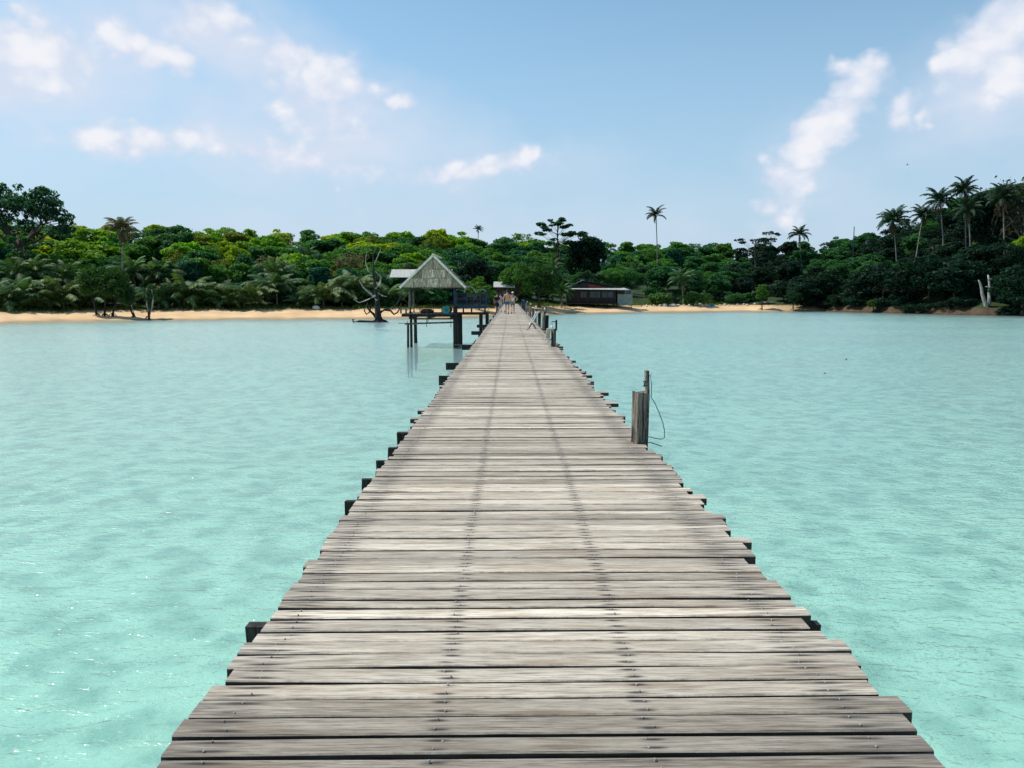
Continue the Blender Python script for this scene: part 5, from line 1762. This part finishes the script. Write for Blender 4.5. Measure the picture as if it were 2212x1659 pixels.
dm([(812, 640), (790, 650), (775, 655), (765, 648)], [.14, .1, .06, .03], 'branch', 'bark_pale')
for k in range(7):
    a = k * .9
    MB().tube([(0, 0, .6), (math.cos(a) * .8, math.sin(a) * .8, .2), (math.cos(a) * 1.7, math.sin(a) * 1.7, -.3)], [.3, .2, .08], 6).build('root', M['bark_dark'], t, True)
gl = G(785, 697.5, 0)
t = MB()
t.tube([(-1.6, 0, .05), (-.6, .1, .16), (.5, -.1, .12), (2.2, .1, .10), (3.0, 0, .0)], [.12, .2, .18, .13, .05], 7)
t.tube([(-1.5, .05, .1), (-1.7, .1, .45), (-1.3, .1, .5)], [.14, .10, .05], 6)
o = t.build('driftwood_log', M['bark_dark'], None, True)
o.location = (gl.x, gl.y, 0)
tag(o, 'black driftwood log lying in the shallows beside the dead mangrove', 'driftwood')

# dead forked trunk standing in the water at right
gd2 = G(2131, 682, 0)
dd2 = gd2.y
t = thing('dead_forked_tree', 'bleached forked dead trunk standing in the water at far right', 'dead tree', (gd2.x, dd2, 0))
def z6(zx, zy):
    return (2480 + zx / 3.319) * .73172, (480 + zy / 3.319) * .73172
def d6(pts, rad, name, m='bark_pale'):
    w_ = [tuple(P(*z6(a, b), dd2) - Vector((gd2.x, dd2, 0))) for a, b in pts]
    MB().tube(w_, rad, 7).build(name, M[m], t, True)
d6([(1440, 1530), (1440, 1490), (1440, 1440), (1418, 1370), (1395, 1300), (1385, 1230), (1370, 1180), (1355, 1155)], [.75, .6, .45, .38, .33, .27, .2, .1], 'trunk')
d6([(1445, 1440), (1462, 1380), (1462, 1300), (1468, 1220), (1460, 1150), (1448, 1105)], [.4, .36, .32, .28, .24, .12], 'fork')
d6([(1462, 1235), (1440, 1222), (1422, 1222)], [.16, .11, .06], 'branch_stub')
d6([(1466, 1170), (1478, 1140)], [.14, .06], 'branch_stub')
d6([(1390, 1300), (1376, 1280)], [.14, .07], 'branch_stub')
for k in range(6):
    a = k * 1.05
    MB().tube([(0, 0, .5), (math.cos(a) * .7, math.sin(a) * .7, .15), (math.cos(a) * 1.4, math.sin(a) * 1.4, -.3)], [.25, .18, .06], 6).build('root', M['bark_dark'], t, True)

# ------------------------------------------------------------------ huts along the shore
def z4(zx, zy):
    return (1430 + zx / 3.881) * .73172, (600 + zy / 3.881) * .73172

hd = ground(1290, 13).y
hb_ = P(*z4(1300, 1200), hd)
house = thing('beach_house', 'low dark house with red gable and long pale awning on right shore', 'house', (hb_.x, hd, 0))
def H4(zx, zy, dy=0.0):
    p = P(*z4(zx, zy), hd)
    return Vector((p.x - hb_.x, dy, p.z))
zfl = H4(1000, 1150).z
x0_, x1_ = H4(960, 1000).x, H4(1510, 1000).x
zw = H4(1000, 995).z
MB().box((x0_, .0, zfl), (x1_, 6.0, zw)).build('wall', M['wall_dark'], house)
MB().box((x0_ - .4, -1.8, zfl - .22), (x1_ + .3, 5.9, zfl - .01)).build('veranda_floor', M['wall_dark'], house)
for x in np.linspace(x0_ - .2, x1_ + .1, 6):
    MB().tube([(x, -1.6, -1.0), (x, -1.6, zfl - .22)], .12, 7).build('stilt', M['dark_timber'], house, True)
    MB().tube([(x, 5.6, -1.0), (x, 5.6, zfl - .22)], .12, 7).build('stilt', M['dark_timber'], house, True)
    MB().box((x - .05, -1.65, zfl - .01), (x + .05, -1.55, zw - .05)).build('veranda_post', M['wall_dark'], house)
rid = H4(1130, 897)
eL, eR = H4(930, 975), H4(1570, 972)
for e_ in (eL, eR):
    dx = 1 if e_.x > rid.x else -1
    a_, b_ = Vector((rid.x, 0, rid.z)), Vector((e_.x, 0, e_.z))
    mb = MB()
    up = Vector((0, 0, .14))
    vv = []
    for yy in (-.7, 6.6):
        vv += [a_ + Vector((0, yy, 0)), b_ + Vector((0, yy, 0)), b_ + Vector((0, yy, 0)) + up, a_ + Vector((0, yy, 0)) + up]
    mb.add(vv, [(0, 1, 2, 3), (7, 6, 5, 4), (0, 4, 5, 1), (1, 5, 6, 2), (2, 6, 7, 3), (3, 7, 4, 0)])
    mb.build('roof', M['roof_dark'], house)
gp_ = [H4(1130, 915), H4(960, 988), H4(1500, 988), H4(1480, 965)]
MB().add([(p.x, -.25, p.z) for p in gp_] + [(p.x, .0, p.z) for p in gp_], [(0, 1, 2, 3), (7, 6, 5, 4), (0, 4, 5, 1), (1, 5, 6, 2), (2, 6, 7, 3), (3, 7, 4, 0)]).build('gable_wall', M['wall_dark'], house)
for k in range(4):
    za, zb_ = 940 + k * 12, 940 + k * 12 + 10
    a_, b_ = H4(1185, zb_), H4(1270 + k * 55, za)
    MB().box((a_.x, -.31, a_.z), (b_.x, -.26, b_.z)).build('red_board', M['red'], house)
MB().add([tuple(H4(945, 992, -2.4)), tuple(H4(1645, 1001, -2.4)), tuple(H4(1600, 978, -.26)), tuple(H4(985, 980, -.26))] + [tuple(H4(945, 992, -2.4) + Vector((0, 0, .07))), tuple(H4(1645, 1001, -2.4) + Vector((0, 0, .07))), tuple(H4(1600, 978, -.26) + Vector((0, 0, .07))), tuple(H4(985, 980, -.26) + Vector((0, 0, .07)))],
         [(3, 2, 1, 0), (4, 5, 6, 7), (0, 1, 5, 4), (1, 2, 6, 5), (2, 3, 7, 6), (3, 0, 4, 7)]).build('awning', M['roof_grey'], house)
for (za, zb_) in ((1100, 1175), (1205, 1330), (1345, 1480)):
    a_, b_ = H4(za, 1090), H4(zb_, 1015)
    wn_ = MB().box((a_.x, -.06, a_.z), (b_.x, .0, b_.z)).build('window', M['wall_dark'], house)
    xm = (a_.x + b_.x) / 2
    for (u0, u1) in ((a_.x + .06, xm - .04), (xm + .04, b_.x - .06)):
        MB().box((u0, -.075, a_.z + .06), (u1, -.062, b_.z - .06)).build('pane', M['pane'], wn_)
a_, b_ = H4(1522, 1168), H4(1700, 1000)
an_ = MB().box((a_.x, .3, a_.z), (b_.x, 3.4, b_.z)).build('annex', M['teal_wall'], house)
a2_, b2_ = H4(1525, 1048), H4(1612, 1006)
MB().box((a2_.x, .25, a2_.z), (b2_.x, .298, b2_.z)).build('shutter', M['wall_dark'], an_)
a2_, b2_ = H4(1622, 1046), H4(1688, 1008)
MB().box((a2_.x, .25, a2_.z), (b2_.x, .298, b2_.z)).build('pane', M['pane'], an_)
MB().box((a_.x - .15, .05, b_.z), (b_.x + .6, 3.6, b_.z + .1)).build('annex_roof', M['roof_dark'], an_)
for x in (a_.x + .1, b_.x - .1):
    MB().tube([(x, .5, -1), (x, .5, a_.z)], .1, 6).build('stilt', M['dark_timber'], house, True)
a_ = H4(1105, 898)
MB().box((a_.x, .0, rid.z + .1), (a_.x + .9, .8, rid.z + .32)).build('roof_vent', M['roof_grey'], house)

def hut(label, px0, px1, py_eave, py_ridge, s_, roof, wall, depth=5.0, name='shore_hut', windows=2, stilts=True):
    gp = ground((px0 + px1) / 2, s_)
    a_, b_ = P(px0, py_eave, gp.y), P(px1, py_ridge, gp.y)
    t = thing(name, label, 'hut', (gp.x, gp.y, gp.z))
    x0, x1 = a_.x - gp.x, b_.x - gp.x
    ze, zr_ = a_.z - gp.z, b_.z - gp.z
    zfl = max(.3, ze - 2.6)
    MB().box((x0 + .5, .4, zfl), (x1 - .5, depth - .4, ze + .05)).build('wall', M[wall], t)
    for k, (y0, y1, z0, z1) in enumerate(((-.3, depth / 2, ze, zr_), (depth / 2, depth + .3, zr_, ze))):
        mb = MB()
        mb.add([(x0, y0, z0), (x1, y0, z0), (x1, y1, z1), (x0, y1, z1), (x0, y0, z0 + .1), (x1, y0, z0 + .1), (x1, y1, z1 + .1), (x0, y1, z1 + .1)], [(3, 2, 1, 0), (4, 5, 6, 7), (0, 1, 5, 4), (1, 2, 6, 5), (2, 3, 7, 6), (3, 0, 4, 7)])
        mb.build('roof', M[roof], t)
    for k in range(windows):
        xx = x0 + .5 + (x1 - x0 - 1) * (k + .5) / windows
        w_ = MB().box((xx - .5, .34, zfl + .9), (xx + .5, .4, zfl + 1.9)).build('window', M['wall_dark'], t)
        MB().box((xx - .42, .325, zfl + .98), (xx + .42, .338, zfl + 1.82)).build('pane', M['pane'], w_)
    for x in (x0 + .6, x1 - .6):
        for y in (.6, depth - .6):
            MB().tube([(x, y, -.6), (x, y, zfl)], .12, 6).build('stilt', M['dark_timber'], t, True)
    return t
hut('pale grey roofed house behind the pavilion on the left', 842, 975, 601, 583, 26, 'roof_grey', 'wall_dark', 6, 'grey_roofed_house', 3)
hut('small hut with whitish roof at the far end of the pier', 1066, 1112, 622, 610, 14, 'roof_grey', 'wall_dark', 4, 'pier_end_hut', 1)
hut('dark low-roofed hut among the palms on the left', 498, 572, 612, 596, 34, 'roof_dark', 'wall_dark', 5, 'palm_hut', 2)
hut('small thatched hut between palms behind the left beach', 600, 632, 646, 628, 24, 'thatch', 'wall_dark', 3, 'thatched_hut', 1)
hut('long brown roof half hidden behind bare trees on the left slope', 740, 850, 604, 594, 36, 'roof_dark', 'wall_dark', 5, 'brown_roofed_house', 3)

# lone mast on the right hill
gp = ground(1835, 120)
tp = P(1835, 491, gp.y)
t = thing('mast', 'thin dark blue mast on the right hill skyline', 'mast', gp)
MB().tube([(0, 0, -.5), (0, 0, (tp.z - gp.z) * .5), (0, 0, tp.z - gp.z)], [.22, .2, .17], 8).build('pole', M['blue_paint'], t, True)
MB().tube([(0, 0, tp.z - gp.z), (0, 0, tp.z - gp.z + .15)], [.2, .08], 8).build('cap', M['steel'], t, True)

# ------------------------------------------------------------------ beach litter, stones, grass
def scatter_grass():
    n = 9000
    vv, ff = np.zeros((n * 3, 3)), np.arange(n * 3).reshape(-1, 3)
    pxs = nr.uniform(-150, 1560, n)
    ss = nr.normal(19.5, 2.0, n)
    for i in range(n):
        gp = ground(float(pxs[i]), float(ss[i]))
        h = float(nr.uniform(.15, .55)) * (1.5 if math.sin(pxs[i] * .05) > .4 else .8)
        a = float(nr.uniform(0, 3.14))
        dx, dy = math.cos(a) * .10, math.sin(a) * .10
        lx, ly = float(nr.normal(0, .12)), float(nr.normal(0, .12))
        vv[i * 3] = (gp.x - dx, gp.y - dy, gp.z - .05)
        vv[i * 3 + 1] = (gp.x + dx, gp.y + dy, gp.z - .05)
        vv[i * 3 + 2] = (gp.x + lx, gp.y + ly, gp.z + h)
    o = link('beach_grass', np_mesh('beach_grass', vv, ff, M['leaf']))
    o.color = (.12, .17, .035, 1)
    tag(o, 'strip of rough grass along the top of the beach', 'grass', kind='stuff')
scatter_grass()

deb = MB()
for k in range(420):
    px = rng.uniform(-60, 1700)
    gp = ground(px, rng.gauss(15.5, 1.3))
    if rng.random() < .5:
        deb.ball((gp.x, gp.y, gp.z + .05), (rng.uniform(.08, .25), rng.uniform(.08, .2), rng.uniform(.06, .18)), 6, 4, .2, rng)
    else:
        a = rng.uniform(-.5, .5)
        ln = rng.uniform(.3, 1.3)
        deb.tube([(gp.x - ln / 2, gp.y, gp.z + .05), (gp.x + ln / 2, gp.y + a, gp.z + .08)], [.06, .04], 5)
o = deb.build('beach_debris', plain('shell_and_stick_debris', (.30, .25, .19), .9, .7, .9))
tag(o, 'line of shells, sticks and rubbish along the beach top', 'debris', kind='stuff')

def stone(label, px, s_, r, m='stone', name='stone', cat='stone', group=None):
    gp = ground(px, s_)
    mb = MB().ball((0, 0, 0), r, 10, 7, .10, rng)
    o = mb.build(name, M[m], None, False)
    o.location = (gp.x, gp.y, gp.z + (r[2] if hasattr(r, '__len__') else r) * .55)
    return tag(o, label, cat, group)
stone('white lump of foam on the beach below the thatched hut', 684, 17, (.75, .5, .5), 'white', 'foam_block', 'foam')
stone('pale boulder on the shore beside the clump palm', 1434, 15, (.8, .6, .45))
stone('second pale boulder near the clump palm, farther right', 1452, 14, (1.0, .7, .5))
stone('small whitish stone beside the blue tarpaulin on right beach', 1524, 14, (.45, .4, .4))
stone('crumpled blue tarpaulin on the right beach', 1535, 14, (.95, .6, .42), 'blue_tarp', 'blue_tarpaulin', 'tarpaulin')
for k in range(22):
    stone('pale stone on the right shore, ' + near(1395 + k * 13), 1395 + k * 13 + rng.uniform(-5, 5), rng.uniform(13.5, 16), (rng.uniform(.25, .6), rng.uniform(.2, .45), rng.uniform(.18, .35)), 'stone', 'stone', 'stone', 'stones along the right shore')

# ------------------------------------------------------------------ birds
def bird(label, px, py, d, span, rz, bank):
    p = P(px, py, d)
    t = thing('bird', label, 'bird', p, rz, 'small dark birds in flight')
    t.rotation_euler = (0, bank, rz)
    s = span
    MB().tube([(0, -.32 * s, 0), (0, -.2 * s, 0), (0, 0, 0), (0, .16 * s, .01 * s), (0, .24 * s, 0)], [.012 * s, .035 * s, .06 * s, .045 * s, .006 * s], 7).build('body', M['feather'], t, True)
    for sd in (-1, 1):
        MB().add([(0, .08 * s, .02 * s), (0, -.08 * s, .02 * s), (sd * .26 * s, -.05 * s, .12 * s), (sd * .26 * s, .10 * s, .12 * s), (sd * .5 * s, -.08 * s, .10 * s),
                  (0, .08 * s, .035 * s), (0, -.08 * s, .035 * s), (sd * .26 * s, -.05 * s, .13 * s), (sd * .26 * s, .10 * s, .13 * s)],
                 [(0, 1, 2, 3), (3, 2, 4), (5, 8, 7, 6), (8, 4, 7)]).build('wing', M['feather'], t)
    MB().add([(0, -.28 * s, 0), (.06 * s, -.46 * s, 0), (0, -.4 * s, .004), (-.06 * s, -.46 * s, 0)], [(0, 1, 2), (0, 2, 3)]).build('tail', M['feather'], t)
bird('small dark bird skimming low, left of two over the water', 1782, 808, 26, .17, 1.1, .4)
bird('small dark bird flying right of the other over the water', 1828, 778, 30, .20, 1.4, .5)
bird('tiny dark bird high in the sky above the right hill', 1960, 357, 80, .45, 1.2, .3)

# ------------------------------------------------------------------ labels that are still shared: say which one by its place from the left
by = {}
for o in C.objects:
    if o.parent is None and 'label' in o.keys() and o.get('kind') is None:
        by.setdefault(o['label'], []).append(o)
ORD = ['first', 'second', 'third', 'fourth', 'fifth', 'sixth', 'seventh', 'eighth', 'ninth', 'tenth']
NUM = {4: 'four', 5: 'five', 6: 'six', 7: 'seven', 8: 'eight', 9: 'nine', 10: 'ten'}
for lab, lst in by.items():
    n = len(lst)
    if n < 2 or n > 10:
        continue
    lst.sort(key=lambda q_: math.atan2(q_.location.x, q_.location.y))
    for k, o in enumerate(lst):
        o['label'] = lab + (', ' + ('left' if k == 0 else 'right') + ' of two' if n == 2 else ', ' + ('leftmost', 'middle', 'rightmost')[k] + ' of three' if n == 3 else ', ' + ORD[k] + ' from left')
        if 'group' not in o.keys():
            o['group'] = lab

for o in C.objects:
    if o.parent is None and 'label' in o.keys() and len(o['label'].split()) > 16:
        o['label'] = ' '.join(w_ for w_ in o['label'].split() if w_ not in ('the', 'leafy'))
